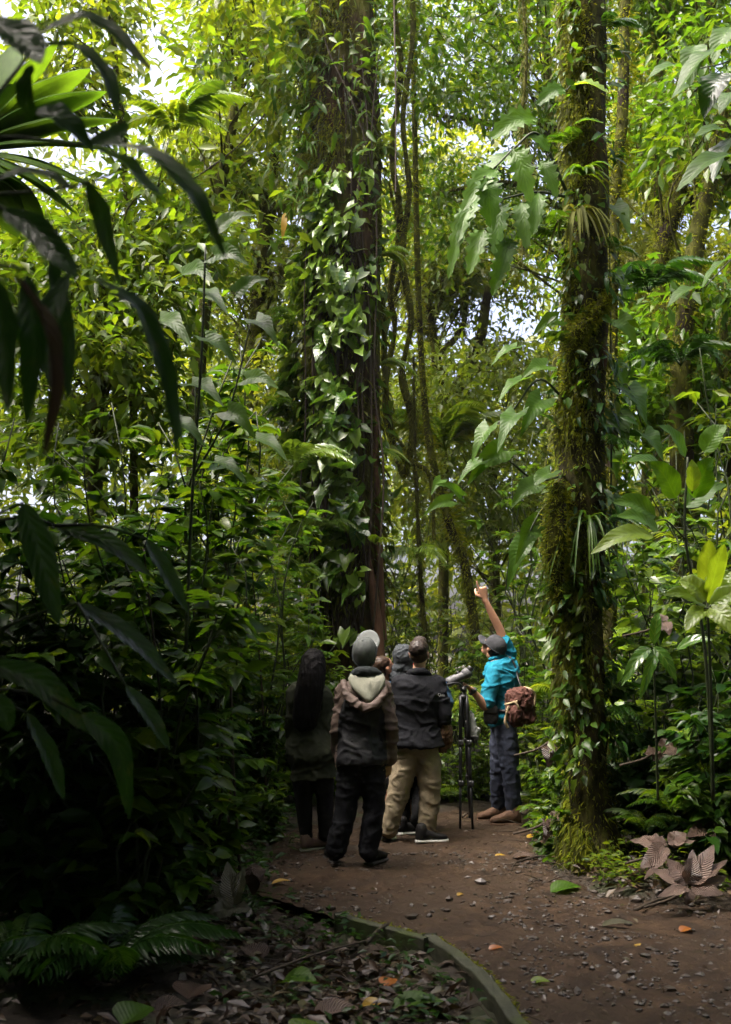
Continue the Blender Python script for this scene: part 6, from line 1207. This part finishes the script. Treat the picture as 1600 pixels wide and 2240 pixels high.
# fallen leaves one can tell apart
def fallen(label, px, py, ln, wd, ang, mat, kind='ovate', lift=.008, curl=.06):
    x, d = on_ground(px, py); c = V3(x, d, max(ground_at(x, d) + .05 if ground_at(x, d) != -.05 else 0, -.06) + lift); L = ln * d / FPX; D = V3(math.cos(ang), math.sin(ang), .12)
    t = thing('fallen_leaf', label, 'leaf', c); bigleaf(t, [c - D * L / 2, c + V3(0, 0, curl * L), c + D * L / 2], wd * 1.5 * d / FPX, mat, n=11, nw=4, kind=kind, fold=.2, face=V3(0, -.15, 1), name='blade')
for a in [('yellow leaf on the dirt right of the tripod', 1088, 1858, 24, 9, .3, 'yellow'), ('yellow leaf at the path edge below the guide\'s boots', 1160, 1818, 34, 12, .5, 'yellow'), ('small yellow leaf in the middle of the path', 1002, 1938, 16, 9, .4, 'yellow'), ('orange leaf on the gravel near the curved plank', 1076, 2048, 32, 14, .2, 'orange'), ('orange leaf on the gravel at the right', 1480, 2010, 30, 16, .5, 'orange'),
          ('yellow leaf on the gravel left of the orange one at the right', 1377, 2045, 28, 14, 2.4, 'yellow'), ('pale green leaf lying on the near gravel', 1168, 2116, 42, 20, -.1, 'lime'), ('green-brown leaf on the path before the dead leaves', 1335, 2000, 70, 20, -.15, 'greydead'), ('brown curled leaf on the path edge by the trunk', 1140, 1862, 60, 22, -.2, 'dead'),
          ('green leaf lying at the foot of the mossy trunk', 1228, 1928, 70, 34, .2, 'biggreen'), ('large pale green leaf among the litter at the bottom', 690, 2195, 84, 66, 1.2, 'lime'), ('broad green leaf among the litter beside the plank', 910, 2140, 110, 44, .1, 'biggreen'), ('yellow leaf in the litter left of the broad green leaf', 815, 2140, 50, 26, -.2, 'yellow'), ('green leaf standing in the litter at the bottom', 320, 2180, 90, 60, 1.0, 'biggreen'),
          ('yellow leaf in the bottom left litter', 212, 2222, 44, 20, 0, 'yellow'), ('big brown leaf lying in the litter', 440, 2125, 70, 56, 1.3, 'dead'), ('pinkish dead leaf in the litter beside the yellow leaf', 740, 2155, 100, 46, .2, 'pale_dead'), ('brown leaf with upturned edge in the litter', 390, 2160, 70, 40, .3, 'dead'), ('dark grey-green leaf at the bottom edge', 490, 2225, 120, 50, .1, 'greydead'),
          ('yellow leaf on the path beside the left verge', 620, 1912, 40, 12, .3, 'yellow'), ('green three-pointed leaf in the litter by the plank', 660, 2095, 80, 50, -.4, 'biggreen'), ('reddish leaf in the litter under the plank', 850, 2095, 44, 26, 1.2, 'orange'), ('brown leaf leaning in the litter, middle left', 560, 2040, 80, 40, 2.2, 'dead'), ('dead leaf at the lower right of the plank', 1330, 2110, 44, 30, 1.6, 'dead')]: fallen(*a)
def dead_hand(label, px, py, d, leaflets, mat, wid=48):
    c = W(px, py, d); t = thing('dead_leaf', label, 'leaf', c); mb = MB()
    for k, (x, y, w) in enumerate(leaflets):
        e = W(x, y, d + (.14 if y < py else -.06) - .03 * (k % 3)); m = (c + e) / 2 + V3(0, -.035, .012); bigleaf(t, [c + (m - c) * .12, m, e], w * 1.0 * d / FPX, mat, roll=.5 * math.sin(k * 2), n=18, nw=6, kind='ovate', fold=.07, ridges=.06, wave=.12, name='leaflet', face=(0, -.6, .8))
    add_tube(mb, [c, c + V3(-.12, -.05, -.06), c + V3(-.3, -.1, -.1)], [.01, .008], 6, 10); mb.part('stalk', M['twig'], t); return t
dead_hand('large fan-shaped dead leaf, open, at the right of the path', 1506, 1940, 7.0, [(1424, 1900, 44), (1458, 1878, 40), (1516, 1858, 40), (1562, 1848, 44), (1592, 1880, 44), (1590, 1918, 42), (1584, 1955, 36), (1502, 1982, 30), (1438, 1962, 32)], 'pale_dead')
dead_hand('folded dead leaf behind the open fan-shaped one', 1460, 1848, 7.35, [(1378, 1838, 44), (1400, 1900, 44), (1410, 1925, 36), (1405, 1828, 30), (1530, 1838, 40), (1500, 1822, 36)], 'pale_dead')
dead_hand('drooping dead leaf at the far right above the fan-shaped one', 1545, 1810, 7.5, [(1500, 1830, 34), (1545, 1780, 34), (1595, 1835, 40), (1580, 1795, 36), (1520, 1790, 26)], 'dead')
dead_hand('pale ribbed dead leaf standing at the left verge', 512, 1985, 6.5, [(498, 1885, 46), (535, 1895, 40), (478, 1950, 40), (462, 1925, 34), (455, 2000, 38), (548, 1990, 32), (480, 2010, 34)], 'greydead')
dead_hand('brown dead leaf folded before the pale ribbed one', 445, 2030, 6.0, [(440, 2080, 46), (470, 2060, 40), (420, 2075, 36)], 'pale_dead')
dead_hand('dark dead leaf hanging beside the pale ribbed one', 560, 1890, 6.9, [(555, 1960, 40), (575, 1930, 34)], 'dead')
dead_hand('brown dead leaf caught in the plants by the guide', 1203, 1622, 9.0, [(1200, 1678, 34), (1212, 1660, 26)], 'dead')
dead_hand('dark wet dead leaf at the path edge below the guide', 1205, 1790, 8.6, [(1188, 1815, 26), (1190, 1845, 24), (1222, 1800, 26), (1226, 1775, 22)], 'dead')
dead_hand('dead leaf lodged high in the right shrubs', 1450, 1360, 7.6, [(1420, 1350, 22), (1432, 1385, 28), (1465, 1390, 26), (1450, 1345, 20)], 'pale_dead')
dead_hand('dark dead leaf in the shade right of the mossy trunk', 1440, 1640, 8.0, [(1410, 1650, 30), (1430, 1665, 30), (1480, 1625, 36), (1495, 1650, 30)], 'dead')
for lab, a, b, r in [('fallen stick before the large dead leaves', (1372, 1972), (1460, 1948), .012), ('fallen stick at the path edge by the mossy trunk', (1112, 1876), (1205, 1862), .01), ('short stick on the path behind the tripod', (1008, 1778), (1022, 1774), .012), ('dark stick lying along the straight plank', (800, 2040), (846, 2005), .014), ('long twig in the left litter', (560, 2110), (800, 2040), .008)]:
    p, q = on_ground(*a), on_ground(*b); P = V3(p[0], p[1], .015); Q = V3(q[0], q[1], .03); t = thing('fallen_stick', lab, 'stick', (P + Q) / 2); mb = MB(); add_tube(mb, [P, (P + Q) / 2 + V3(.01, .01, .015), Q], [r, r * .6], 7, 12); mb.part('stick', M['twig'], t)

# groups of repeats
for o in list(SC.objects):
    if o.parent is None and 'category' in o:
        g = {'broadleaf_shrub': 'broad-leaved shrubs of the understorey', 'fern': 'ferns of the understorey and the trunks', 'small_palm': 'small palms', 'tree': 'trees of the rainforest', 'liana': 'lianas hanging between the trees', 'climbing_plant': 'plants climbing the trunks', 'climbing_vine': 'plants climbing the trunks',
             'fallen_leaf': 'fallen leaves on path and litter', 'dead_leaf': 'large dead leaves at the verges', 'fallen_stick': 'fallen sticks', 'edging_plank': 'planks edging the path', 'sapling': 'thin stems in the left shade', 'epiphyte': 'tufts of strap leaves on the trunks', 'person': 'people on a guided forest walk', 'broadleaf_plant': 'young broad-leaved plants', 'overhanging_plant': 'strap-leaved plants hanging in at the left'}.get(o.name.split('.')[0])
        if g: o['group'] = g
